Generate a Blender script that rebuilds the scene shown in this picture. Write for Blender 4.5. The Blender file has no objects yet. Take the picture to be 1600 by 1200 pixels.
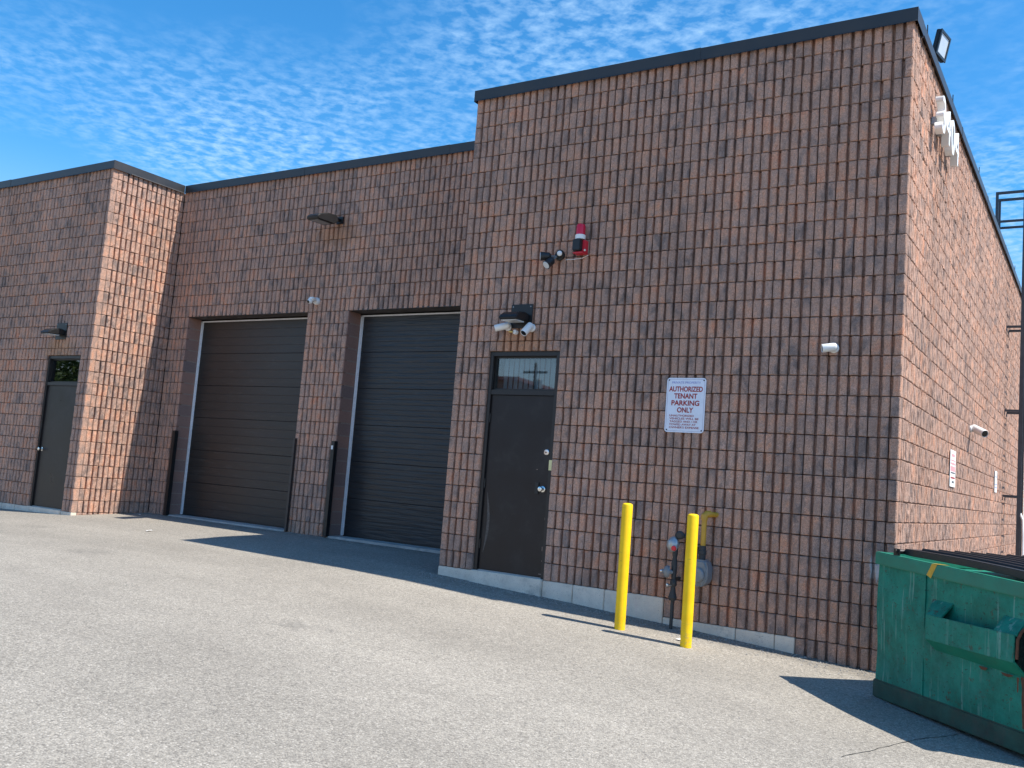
import bpy, bmesh, math, random
import numpy as np
from mathutils import Vector, Matrix
random.seed(7); RNG = np.random.default_rng(7)
S = bpy.context.scene
COL = S.collection

# ------------------------------------------------------------------ camera
CAM = Vector((6.9906, -9.5066, 1.5223))
R0 = (0.842623, 0.532880, 0.077623); R1 = (0.011227, 0.126730, -0.991874); R2 = (-0.538387, 0.836647, 0.100803)
cd = bpy.data.cameras.new('camera'); cam = bpy.data.objects.new('camera', cd); COL.objects.link(cam)
cam.matrix_world = Matrix(((R0[0], -R1[0], -R2[0], CAM[0]), (R0[1], -R1[1], -R2[1], CAM[1]), (R0[2], -R1[2], -R2[2], CAM[2]), (0, 0, 0, 1)))
cd.sensor_width = 36; cd.sensor_fit = 'HORIZONTAL'; cd.lens = 36 * 1465.46 / 1600
cd.clip_start = 0.05; cd.clip_end = 3000
S.camera = cam

# ------------------------------------------------------------------ light
SUN_D = Vector((-0.652, -0.100, -1.0)).normalized()
sd = bpy.data.lights.new('sun', 'SUN'); sd.energy = 5.0; sd.angle = math.radians(0.53); sd.color = (1.0, 0.93, 0.82)
sun = bpy.data.objects.new('sun', sd); COL.objects.link(sun)
sun.rotation_euler = SUN_D.to_track_quat('-Z', 'Y').to_euler()
W = bpy.data.worlds.new('World'); S.world = W; W.use_nodes = True
wn = W.node_tree; wn.nodes.clear(); L = wn.links.new
def wnode(t, **k):
    n = wn.nodes.new(t)
    for a, b in k.items(): setattr(n, a, b)
    return n
sky = wnode('ShaderNodeTexSky', sky_type='NISHITA', sun_disc=False)
sky.sun_elevation = math.asin(-SUN_D.z); sky.sun_rotation = math.atan2(-SUN_D.x, -SUN_D.y)
sky.altitude = 200; sky.air_density = 1.0; sky.dust_density = 0.4; sky.ozone_density = 2.2
hs = wnode('ShaderNodeHueSaturation'); hs.inputs['Saturation'].default_value = 1.30; hs.inputs['Hue'].default_value = 0.487; hs.inputs['Value'].default_value = 1.30; L(sky.outputs[0], hs.inputs['Color'])
tint = wnode('ShaderNodeMix', data_type='RGBA', blend_type='MULTIPLY'); tint.inputs[0].default_value = 1.0; tint.inputs[7].default_value = (0.68, 0.96, 1.16, 1); L(hs.outputs[0], tint.inputs[6])
tc = wnode('ShaderNodeTexCoord'); sx = wnode('ShaderNodeSeparateXYZ'); L(tc.outputs['Generated'], sx.inputs[0])
zz = wnode('ShaderNodeMath', operation='MAXIMUM'); zz.inputs[1].default_value = 0.06; L(sx.outputs[2], zz.inputs[0])
dx = wnode('ShaderNodeMath', operation='DIVIDE'); L(sx.outputs[0], dx.inputs[0]); L(zz.outputs[0], dx.inputs[1])
dy = wnode('ShaderNodeMath', operation='DIVIDE'); L(sx.outputs[1], dy.inputs[0]); L(zz.outputs[0], dy.inputs[1])
cv = wnode('ShaderNodeCombineXYZ'); L(dx.outputs[0], cv.inputs[0]); L(dy.outputs[0], cv.inputs[1])
mp = wnode('ShaderNodeMapping'); mp.inputs['Rotation'].default_value = (0, 0, 0.6); mp.inputs['Location'].default_value = (12.5, 3.3, 0); mp.inputs['Scale'].default_value = (1, 1, 1)
L(cv.outputs[0], mp.inputs[0])
n1 = wnode('ShaderNodeTexNoise'); n1.inputs['Scale'].default_value = 0.9; n1.inputs['Detail'].default_value = 3
n2 = wnode('ShaderNodeTexNoise'); n2.inputs['Scale'].default_value = 20; n2.inputs['Detail'].default_value = 4; n2.inputs['Roughness'].default_value = 0.58; n2.inputs['Distortion'].default_value = 0.15
L(mp.outputs[0], n1.inputs['Vector']); L(mp.outputs[0], n2.inputs['Vector'])
r1 = wnode('ShaderNodeMapRange'); r1.inputs[1].default_value = 0.38; r1.inputs[2].default_value = 0.68; L(n1.outputs[0], r1.inputs[0])
r2 = wnode('ShaderNodeMapRange'); r2.inputs[1].default_value = 0.40; r2.inputs[2].default_value = 0.72; L(n2.outputs[0], r2.inputs[0])
cm = wnode('ShaderNodeMath', operation='MULTIPLY'); L(r1.outputs[0], cm.inputs[0]); L(r2.outputs[0], cm.inputs[1])
cm2 = wnode('ShaderNodeMath', operation='MULTIPLY'); L(cm.outputs[0], cm2.inputs[0]); cm2.inputs[1].default_value = 0.74
mx = wnode('ShaderNodeMix', data_type='RGBA'); L(cm2.outputs[0], mx.inputs[0]); L(tint.outputs[2], mx.inputs[6]); mx.inputs[7].default_value = (3.7, 5.7, 8.0, 1)
hz = wnode('ShaderNodeMapRange', interpolation_type='SMOOTHSTEP'); L(sx.outputs[2], hz.inputs[0]); hz.inputs[1].default_value = 0.30; hz.inputs[2].default_value = 0.0; hz.inputs[3].default_value = 0.0; hz.inputs[4].default_value = 0.85
mh = wnode('ShaderNodeMix', data_type='RGBA'); L(hz.outputs[0], mh.inputs[0]); L(mx.outputs[2], mh.inputs[6]); mh.inputs[7].default_value = (6.2, 6.4, 6.6, 1)
bg = wnode('ShaderNodeBackground'); bg.inputs[1].default_value = 0.10; L(mh.outputs[2], bg.inputs[0])
wo = wnode('ShaderNodeOutputWorld'); L(bg.outputs[0], wo.inputs[0])
S.view_settings.view_transform = 'Standard'; S.view_settings.look = 'None'; S.view_settings.exposure = 0.60; S.view_settings.gamma = 1.0
S.view_settings.use_curve_mapping = False
S.render.engine = 'CYCLES'
S.cycles.max_bounces = 8; S.cycles.diffuse_bounces = 4; S.cycles.transparent_max_bounces = 12
S.cycles.caustics_reflective = False; S.cycles.caustics_refractive = False

# ------------------------------------------------------------------ materials
MAT = {}
class NT:
    """small helper over a material's node tree"""
    def __init__(s, name):
        m = bpy.data.materials.new(name); m.use_nodes = True; s.m = m; s.t = m.node_tree; s.b = s.t.nodes['Principled BSDF']; MAT[name] = m
    def n(s, typ, ins=None, **k):
        n = s.t.nodes.new(typ)
        for a, b in k.items(): setattr(n, a, b)
        for a, b in (ins or {}).items(): s.put(n, a, b)
        return n
    def put(s, n, key, val):
        i = n.inputs[key]
        if isinstance(val, bpy.types.NodeSocket): s.t.links.new(val, i)
        else: i.default_value = val
    def set(s, **k):
        for a, b in k.items(): s.put(s.b, a.replace('_', ' '), b)
    def pos(s): return s.n('ShaderNodeNewGeometry').outputs['Position']
    def noise(s, vec, scale, detail=3, rough=0.55, dist=0): return s.n('ShaderNodeTexNoise', {'Vector': vec, 'Scale': scale, 'Detail': detail, 'Roughness': rough, 'Distortion': dist}).outputs[0]
    def rng(s, v, a, b, c=0., d=1.): return s.n('ShaderNodeMapRange', {0: v, 1: a, 2: b, 3: c, 4: d}).outputs[0]
    def mix(s, f, a, b, mode='MIX'): return s.n('ShaderNodeMix', {0: f, 6: a, 7: b}, data_type='RGBA', blend_type=mode).outputs[2]
    def math(s, op, a, b=0.): return s.n('ShaderNodeMath', {0: a, 1: b}, operation=op).outputs[0]
    def bump(s, h, dist, strength=1.0, normal=None):
        d = {'Height': h, 'Distance': dist, 'Strength': strength}
        if normal: d['Normal'] = normal
        return s.n('ShaderNodeBump', d).outputs[0]
    def scale(s, v, sc): return s.n('ShaderNodeMapping', {'Vector': v, 'Scale': sc}).outputs[0]
def C4(r, g, b): return (r, g, b, 1.0)

def simple(name, col, rough=0.5, metal=0.0, var=0.12, nscale=9.0, bump=0.0, bscale=80.0, spec=None, dirt=None):
    t = NT(name); p = t.pos()
    nz = t.noise(p, nscale, 4, 0.6)
    c = t.mix(t.rng(nz, 0.3, 0.7), C4(*[x * (1 - var) for x in col]), C4(*[min(1, x * (1 + var)) for x in col]))
    if dirt:
        d = t.rng(t.noise(p, 3.0, 6, 0.7), 0.52, 0.72, 0, dirt[3]); c = t.mix(d, c, C4(*dirt[:3]))
    t.set(Base_Color=c, Roughness=t.rng(nz, 0.3, 0.7, max(0.02, rough - 0.06), min(1, rough + 0.06)), Metallic=metal)
    if spec is not None: t.put(t.b, 'Specular IOR Level', spec)
    if bump: t.set(Normal=t.bump(t.noise(p, bscale, 4, 0.6), bump))
    return t

# split-rib block: charcoal, mauve and rust clays swirled together, differing from block to block
def block_mat(name, bumpd):
    t = NT(name); p = t.pos()
    oi = t.n('ShaderNodeObjectInfo').outputs['Random']; at = t.n('ShaderNodeAttribute', attribute_name='rnd').outputs['Fac']
    rn = t.math('FRACT', t.math('ADD', t.math('MULTIPLY', oi, 7.31), at))
    off = t.n('ShaderNodeCombineXYZ', {0: t.math('MULTIPLY', rn, 37.0), 1: t.math('MULTIPLY', rn, 91.0), 2: t.math('MULTIPLY', rn, 53.0)}).outputs[0]
    q = t.n('ShaderNodeVectorMath', {0: p, 1: off}, operation='ADD').outputs[0]
    q2 = t.scale(q, (1, 1, 0.55))
    a = t.noise(q2, 8.0, 3, 0.55, 0.3)
    bias = t.rng(t.n('ShaderNodeTexWhiteNoise', {'W': rn}, noise_dimensions='1D').outputs[0], 0, 1, -0.06, 0.06)
    big = t.rng(t.noise(p, 0.55, 2), 0.3, 0.7, -0.05, 0.05)
    v = t.math('ADD', t.math('ADD', a, bias), big)
    ramp = t.n('ShaderNodeValToRGB', {0: v}); cr = ramp.color_ramp
    cr.elements[0].position = 0.30; cr.elements[0].color = C4(0.240, 0.176, 0.154)
    cr.elements[1].position = 0.80; cr.elements[1].color = C4(0.61, 0.275, 0.172)
    for pos, col in ((0.40, (0.368, 0.245, 0.198)), (0.53, (0.462, 0.288, 0.220)), (0.65, (0.545, 0.302, 0.210))):
        e = cr.elements.new(pos); e.color = C4(*col)
    sp = t.rng(t.noise(p, 170, 3, 0.7), 0.32, 0.68, 0.45, 1.60)
    sp2 = t.rng(t.noise(p, 42, 3, 0.65), 0.3, 0.7, 0.80, 1.20)
    c = t.mix(1.0, ramp.outputs[0], t.n('ShaderNodeCombineColor', {0: sp, 1: sp, 2: sp}).outputs[0], 'MULTIPLY')
    c = t.mix(1.0, c, t.n('ShaderNodeCombineColor', {0: sp2, 1: sp2, 2: sp2}).outputs[0], 'MULTIPLY')
    # rusty run-off below fixtures and a little efflorescence, each a stain with its own outline
    c = t.mix(t.rng(t.noise(p, 230, 2, 0.5), 0.70, 0.75), c, C4(0.52, 0.47, 0.43))
    def spot(c, ctr, rx, rz, col, amt, ns):
        d = t.n('ShaderNodeVectorMath', {0: t.n('ShaderNodeVectorMath', {0: p, 1: ctr}, operation='SUBTRACT').outputs[0], 1: (1 / rx, 1 / 0.5, 1 / rz)}, operation='MULTIPLY').outputs[0]
        ln = t.n('ShaderNodeVectorMath', {0: d}, operation='LENGTH').outputs['Value']
        m_ = t.rng(t.math('ADD', ln, t.rng(t.noise(t.scale(p, (1, 1, 0.3)), ns, 4, 0.65), 0.3, 0.7, -0.45, 0.45)), 0.55, 1.05, amt, 0)
        return t.mix(m_, c, C4(*col))
    sp3 = t.rng(t.noise(t.scale(p, (1, 1, 0.35)), 0.9, 5, 0.6), 0.3, 0.7, 0.86, 1.12); c = t.mix(1.0, c, t.n('ShaderNodeCombineColor', {0: sp3, 1: sp3, 2: sp3}).outputs[0], 'MULTIPLY')
    run = t.math('MULTIPLY', t.rng(t.noise(t.scale(p, (9, 9, 0.30)), 1.0, 4, 0.6), 0.56, 0.70), t.rng(t.noise(p, 0.7, 3, 0.5), 0.42, 0.62)); c = t.mix(t.math('MULTIPLY', run, 0.38), c, C4(0.11, 0.085, 0.08))
    eff = t.math('MULTIPLY', t.rng(t.noise(p, 16, 4, 0.7), 0.58, 0.70), t.rng(t.noise(p, 0.9, 3, 0.6), 0.56, 0.68)); c = t.mix(t.math('MULTIPLY', eff, 0.30), c, C4(0.62, 0.54, 0.49))
    c = spot(c, (0.95, 0, 3.17), 0.42, 0.22, (0.44, 0.20, 0.085), 0.45, 14)
    c = spot(c, (-3.72, 1.5, 5.30), 0.55, 0.28, (0.42, 0.20, 0.09), 0.40, 12)
    c = spot(c, (-8.65, 0, 3.17), 0.5, 0.25, (0.46, 0.24, 0.10), 0.35, 12)
    c = spot(c, (5.13, 0, 0.95), 0.075, 0.11, (0.62, 0.58, 0.56), 0.9, 30)
    c = spot(c, (5.235, 0, 0.72), 0.075, 0.12, (0.60, 0.56, 0.54), 0.9, 30)
    t.set(Base_Color=c, Roughness=0.93); t.put(t.b, 'Specular IOR Level', 0.25)
    h = t.math('ADD', t.noise(p, 55, 5, 0.72), t.math('MULTIPLY', t.noise(p, 190, 3, 0.6), 0.5))
    t.set(Normal=t.bump(h, bumpd, 0.9))
    return t
block_mat('block', 0.012)
simple('mortar', (0.13, 0.08, 0.065), 0.95, var=0.25, nscale=30, bump=0.004, bscale=150)
# smooth-faced jamb blocks
t = NT('jamb'); p = t.pos(); oi = t.n('ShaderNodeObjectInfo').outputs['Random']
c = t.n('ShaderNodeValToRGB', {0: oi}); c.color_ramp.elements[0].color = C4(0.24, 0.165, 0.150); c.color_ramp.elements[1].color = C4(0.38, 0.205, 0.155)
g = t.rng(t.noise(p, 120, 3, 0.7), 0.35, 0.65, 0.8, 1.18); c2 = t.mix(1.0, c.outputs[0], t.n('ShaderNodeCombineColor', {0: g, 1: g, 2: g}).outputs[0], 'MULTIPLY')
t.set(Base_Color=c2, Roughness=0.9, Normal=t.bump(t.noise(p, 180, 3), 0.003))
simple('jamb_mortar', (0.33, 0.245, 0.205), 0.95, var=0.2, nscale=30)
# concrete foundation
t = NT('concrete'); p = t.pos(); oi = t.n('ShaderNodeObjectInfo').outputs['Random']
c = t.mix(t.rng(t.noise(p, 5, 5, 0.65), 0.3, 0.72), C4(0.66, 0.58, 0.49), C4(0.86, 0.77, 0.65))
c = t.mix(t.rng(t.noise(p, 2.3, 6, 0.75), 0.55, 0.75, 0, 0.7), c, C4(0.20, 0.185, 0.17))
c = t.mix(t.rng(oi, 0, 1, 0, 0.3), c, C4(0.60, 0.53, 0.45))
c = t.mix(t.rng(t.noise(p, 130, 2), 0.66, 0.72), c, C4(0.12, 0.11, 0.1))
t.set(Base_Color=c, Roughness=0.92, Normal=t.bump(t.noise(p, 70, 5, 0.7), 0.006))
simple('apron', (0.42, 0.41, 0.39), 0.9, var=0.25, nscale=6, bump=0.004, bscale=70, dirt=(0.2, 0.19, 0.18, 0.6))
# asphalt
t = NT('asphalt'); p = t.pos()
vo = t.n('ShaderNodeTexVoronoi', {'Vector': p, 'Scale': 95.0, 'Randomness': 1.0})
vb = t.n('ShaderNodeTexVoronoi', {'Vector': p, 'Scale': 48.0, 'Randomness': 1.0})
stone = t.n('ShaderNodeSeparateColor', {0: vo.outputs['Color']}).outputs[0]
stone2 = t.n('ShaderNodeSeparateColor', {0: vb.outputs['Color']}).outputs[1]
ramp = t.n('ShaderNodeValToRGB', {0: stone}); cr = ramp.color_ramp
cr.elements[0].position = 0.0; cr.elements[0].color = C4(0.150, 0.145, 0.140); cr.elements[1].position = 1.0; cr.elements[1].color = C4(0.52, 0.51, 0.50)
for pos, col in ((0.30, (0.27, 0.262, 0.25)), (0.72, (0.335, 0.327, 0.312)), (0.9, (0.375, 0.36, 0.335))):
    e = cr.elements.new(pos); e.color = C4(*col)
c = t.mix(0.30, ramp.outputs[0], t.mix(stone2, C4(0.20, 0.195, 0.19), C4(0.42, 0.41, 0.39)))
edge = t.rng(vo.outputs['Distance'], 0.25, 0.75, 1.06, 0.78)
c = t.mix(1.0, c, t.n('ShaderNodeCombineColor', {0: edge, 1: edge, 2: edge}).outputs[0], 'MULTIPLY')
lane = t.n('ShaderNodeMapping', {'Vector': p, 'Rotation': (0, 0, 0.24), 'Scale': (0.16, 0.75, 1)}).outputs[0]
big = t.rng(t.math('ADD', t.math('MULTIPLY', t.noise(lane, 1.0, 4, 0.55), 0.6), t.math('MULTIPLY', t.noise(p, 0.8, 5, 0.65), 0.4)), 0.34, 0.66, 0.84, 1.14)
c = t.mix(1.0, c, t.n('ShaderNodeCombineColor', {0: t.math('MULTIPLY', big, 1.01), 1: t.math('MULTIPLY', big, 0.958), 2: t.math('MULTIPLY', big, 0.875)}).outputs[0], 'MULTIPLY')
st = t.rng(t.noise(p, 1.6, 6, 0.7, 0.8), 0.64, 0.74, 0, 0.22); c = t.mix(st, c, C4(0.13, 0.125, 0.12))
dt = t.rng(t.noise(p, 9.0, 5, 0.7), 0.60, 0.72, 0, 0.22); c = t.mix(dt, c, C4(0.16, 0.152, 0.145))
pit = t.rng(t.noise(p, 30, 2, 0.5), 0.70, 0.76, 0, 0.6); c = t.mix(pit, c, C4(0.10, 0.095, 0.09))
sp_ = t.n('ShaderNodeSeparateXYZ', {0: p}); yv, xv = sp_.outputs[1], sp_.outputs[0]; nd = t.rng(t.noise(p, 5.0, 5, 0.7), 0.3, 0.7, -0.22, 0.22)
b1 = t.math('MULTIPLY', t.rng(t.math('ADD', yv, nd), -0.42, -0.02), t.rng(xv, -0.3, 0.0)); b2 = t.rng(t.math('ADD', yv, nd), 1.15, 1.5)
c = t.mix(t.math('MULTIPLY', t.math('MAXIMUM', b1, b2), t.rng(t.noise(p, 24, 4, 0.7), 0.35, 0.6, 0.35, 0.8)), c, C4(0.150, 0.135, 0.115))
for ox_, oy_, orr in ((1.2, -3.6, 0.16), (1.45, -3.45, 0.07), (-3.2, -2.6, 0.30), (-2.2, -4.0, 0.14), (3.9, -4.1, 0.09), (4.4, -2.7, 0.12), (-6.3, -1.4, 0.25), (0.2, -2.2, 0.10)):
    dd = t.n('ShaderNodeVectorMath', {0: p, 1: (ox_, oy_, 0.1)}, operation='DISTANCE').outputs['Value']
    c = t.mix(t.rng(t.math('ADD', dd, t.rng(t.noise(p, 11, 5, 0.7), 0.3, 0.7, -orr * 0.7, orr * 0.7)), orr * 0.4, orr * 1.4, 0.34, 0), c, C4(0.10, 0.096, 0.09))
t.set(Base_Color=c, Roughness=0.9); t.put(t.b, 'Specular IOR Level', 0.3)
h = t.math('ADD', t.math('MULTIPLY', vo.outputs['Distance'], -0.8), t.math('MULTIPLY', t.noise(p, 14, 4, 0.6), 0.8))
t.set(Normal=t.bump(h, 0.005, 0.8))
simple('crack', (0.035, 0.033, 0.03), 0.95, var=0.3, nscale=40)
simple('gravel', (0.30, 0.285, 0.265), 0.9, var=0.35, nscale=25)
simple('coping', (0.030, 0.027, 0.026), 0.42, var=0.2, nscale=2.5, spec=0.6)
simple('coping_edge', (0.10, 0.085, 0.075), 0.5)
simple('roofing', (0.12, 0.12, 0.12), 0.9)
simple('door_paint', (0.017, 0.0145, 0.0155), 0.33, var=0.12, nscale=3, bump=0.0006, bscale=12, spec=0.36, dirt=(0.05, 0.042, 0.038, 0.4))
simple('frame_paint', (0.016, 0.014, 0.014), 0.4, var=0.15, nscale=6)
simple('black_metal', (0.012, 0.012, 0.013), 0.42, var=0.2)
simple('bronze_metal', (0.045, 0.036, 0.034), 0.45, var=0.15)
simple('black_plastic', (0.013, 0.014, 0.016), 0.45, var=0.2, bump=0.001, bscale=60)
simple('white_plastic', (0.78, 0.78, 0.77), 0.35, var=0.04)
simple('white_letter', (0.86, 0.87, 0.86), 0.4, var=0.03)
simple('seal_white', (0.74, 0.74, 0.76), 0.45, var=0.08, nscale=14)
simple('chrome', (0.75, 0.75, 0.74), 0.18, 1.0, var=0.05)
simple('brass', (0.62, 0.45, 0.18), 0.35, 1.0)
simple('galvanised', (0.36, 0.38, 0.40), 0.5, 0.75, var=0.15, nscale=20)
simple('ladder_steel', (0.060, 0.068, 0.080), 0.45, 0.3, var=0.2, nscale=8)
simple('meter_grey', (0.20, 0.225, 0.25), 0.5, 0.1, var=0.18, nscale=14, dirt=(0.1, 0.09, 0.08, 0.4))
simple('meter_dark', (0.030, 0.034, 0.038), 0.6, var=0.25, nscale=30)
simple('regulator', (0.42, 0.45, 0.47), 0.4, 0.6, var=0.15, nscale=30)
simple('red_plastic', (0.60, 0.025, 0.045), 0.3, var=0.08)
simple('red_lens', (0.62, 0.012, 0.045), 0.15, var=0.05)
simple('pipe_yellow', (0.55, 0.30, 0.030), 0.5, var=0.12, nscale=14, dirt=(0.25, 0.16, 0.06, 0.5))
simple('label_yellow', (0.75, 0.68, 0.35), 0.5)
simple('paper', (0.8, 0.79, 0.77), 0.8, var=0.1, nscale=60)
simple('tape', (0.62, 0.36, 0.035), 0.45, var=0.2, nscale=20)
simple('lens_glass', (0.55, 0.60, 0.65), 0.08, var=0.05)
simple('lens_hole_dark', (0.01, 0.01, 0.012), 0.08)
simple('blind', (0.30, 0.33, 0.37), 0.7, var=0.05)
simple('sign_white', (0.72, 0.76, 0.86), 0.28, var=0.03)
simple('sign_border', (0.30, 0.28, 0.42), 0.4)
simple('sign_red', (0.33, 0.010, 0.012), 0.5)
simple('sign_blue', (0.30, 0.33, 0.62), 0.5)
simple('sign_dark', (0.05, 0.05, 0.06), 0.5)
simple('sign_pink', (0.75, 0.30, 0.32), 0.5)
# yellow bollard paint: glossy, faded, scuffed near the foot
t = NT('bollard_yellow'); p = t.pos(); sz = t.n('ShaderNodeSeparateXYZ', {0: p}).outputs[2]
nz = t.noise(p, 7, 4, 0.6); c = t.mix(t.rng(nz, 0.3, 0.7), C4(0.90, 0.54, 0.006), C4(0.96, 0.62, 0.012))
sc = t.rng(t.noise(t.scale(p, (1, 1, 0.25)), 45, 4, 0.7), 0.60, 0.70, 0, 0.65); c = t.mix(sc, c, C4(0.66, 0.43, 0.02))
ft = t.math('MULTIPLY', t.rng(sz, 0.05, 0.35, 1, 0), t.rng(t.noise(p, 32, 4, 0.7), 0.50, 0.62)); c = t.mix(t.math('MULTIPLY', ft, 0.6), c, C4(0.36, 0.29, 0.16))
sk = t.math('MULTIPLY', t.rng(t.noise(t.n('ShaderNodeMapping', {'Vector': p, 'Scale': (14, 14, 60)}).outputs[0], 1.0, 3, 0.6), 0.64, 0.69), t.rng(t.noise(p, 6, 3), 0.5, 0.6)); c = t.mix(t.math('MULTIPLY', sk, 0.6), c, C4(0.16, 0.12, 0.06))
t.set(Base_Color=c, Roughness=0.5, Specular_IOR_Level=0.3, Normal=t.bump(t.noise(p, 40, 3), 0.001))
# overhead doors: fine horizontal embossing in the coating
def door_mat(name, col, wav):
    t = NT(name); p = t.pos()
    nz = t.noise(p, 1.4, 4, 0.6); c = t.mix(t.rng(nz, 0.3, 0.7), C4(*[x * 0.85 for x in col]), C4(*[x * 1.2 for x in col]))
    du = t.rng(t.noise(t.scale(p, (1, 1, 6)), 3, 5, 0.7), 0.56, 0.76, 0, 0.3); c = t.mix(du, c, C4(0.11, 0.10, 0.09))
    t.set(Base_Color=c, Roughness=t.rng(nz, 0.3, 0.7, 0.36, 0.48))
    w = t.noise(t.scale(p, (0.7, 1, 7)), wav[0], 2, 0.5)
    f = t.noise(p, 260, 2, 0.5)
    n0 = t.bump(w, wav[1], 1.0); t.set(Normal=t.bump(f, 0.0006, 0.6, n0))
door_mat('overhead_brown', (0.027, 0.0235, 0.0215), (1.6, 0.004))
door_mat('overhead_slate', (0.021, 0.022, 0.025), (3.2, 0.012))
# dumpster steel: teal-green paint, chalked, scratched, run-off streaks, rust at edges
t = NT('dumpster_green'); tcn = t.n('ShaderNodeTexCoord').outputs['Object']; p = t.pos()
c = t.mix(t.rng(t.noise(p, 3.4, 7, 0.75), 0.34, 0.64), C4(0.003, 0.125, 0.085), C4(0.008, 0.235, 0.165))
ch = t.rng(t.noise(p, 5.5, 7, 0.78), 0.50, 0.68, 0, 0.40); c = t.mix(ch, c, C4(0.10, 0.25, 0.20))
sv = t.scale(p, (26, 26, 0.75)); s1 = t.rng(t.noise(sv, 1.0, 3, 0.6), 0.57, 0.64, 0, 1); s2 = t.rng(t.noise(p, 2.4, 3, 0.6), 0.44, 0.56); c = t.mix(t.math('MULTIPLY', t.math('MULTIPLY', s1, s2), 0.45), c, C4(0.24, 0.38, 0.33))
hv = t.n('ShaderNodeMapping', {'Vector': p, 'Rotation': (0.0, 0.35, 0.75), 'Scale': (3, 40, 40)}).outputs[0]; s3 = t.rng(t.noise(hv, 1.0, 4, 0.65), 0.61, 0.65, 0, 0.65); c = t.mix(s3, c, C4(0.02, 0.035, 0.03))
ru = t.rng(t.noise(p, 9.0, 6, 0.75, 0.5), 0.60, 0.66, 0, 0.8); c = t.mix(ru, c, C4(0.075, 0.035, 0.018))
t.set(Base_Color=c, Specular_IOR_Level=0.3, Roughness=t.rng(ch, 0, 0.4, 0.55, 0.8), Normal=t.bump(t.math('ADD', t.noise(p, 2.2, 3, 0.5), t.math('MULTIPLY', t.noise(p, 60, 3), 0.06)), 0.030))
simple('dumpster_base', (0.022, 0.070, 0.050), 0.7, var=0.4, nscale=7, bump=0.004, bscale=40, dirt=(0.075, 0.065, 0.05, 0.8))
simple('dumpster_lip', (0.010, 0.20, 0.13), 0.5, var=0.2, nscale=6, dirt=(0.06, 0.035, 0.02, 0.5))
simple('rust', (0.11, 0.045, 0.022), 0.85, var=0.4, nscale=25, bump=0.003, bscale=90)
t = NT('glass'); t.t.nodes.remove(t.b)
fr = t.n('ShaderNodeFresnel', {'IOR': 1.55}).outputs[0]; fr2 = t.math('MULTIPLY', fr, 1.45)
mixs = t.n('ShaderNodeMixShader', {0: fr2, 1: t.n('ShaderNodeBsdfTransparent', {0: C4(0.80, 0.88, 0.90)}).outputs[0], 2: t.n('ShaderNodeBsdfGlossy', {'Roughness': 0.015, 'Color': C4(0.95, 0.97, 1)}).outputs[0]})
t.t.links.new(mixs.outputs[0], t.t.nodes['Material Output'].inputs[0])
simple('bark', (0.10, 0.075, 0.05), 0.9, var=0.3)
t = NT('leaf'); p = t.pos(); t.set(Base_Color=t.mix(t.rng(t.noise(p, 3, 3), 0.3, 0.7), C4(0.030, 0.065, 0.014), C4(0.085, 0.14, 0.03)), Roughness=0.6)
simple('far_wall', (0.30, 0.19, 0.16), 0.9); simple('far_roof', (0.20, 0.10, 0.10), 0.8); simple('wood_pole', (0.09, 0.07, 0.055), 0.9)

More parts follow.
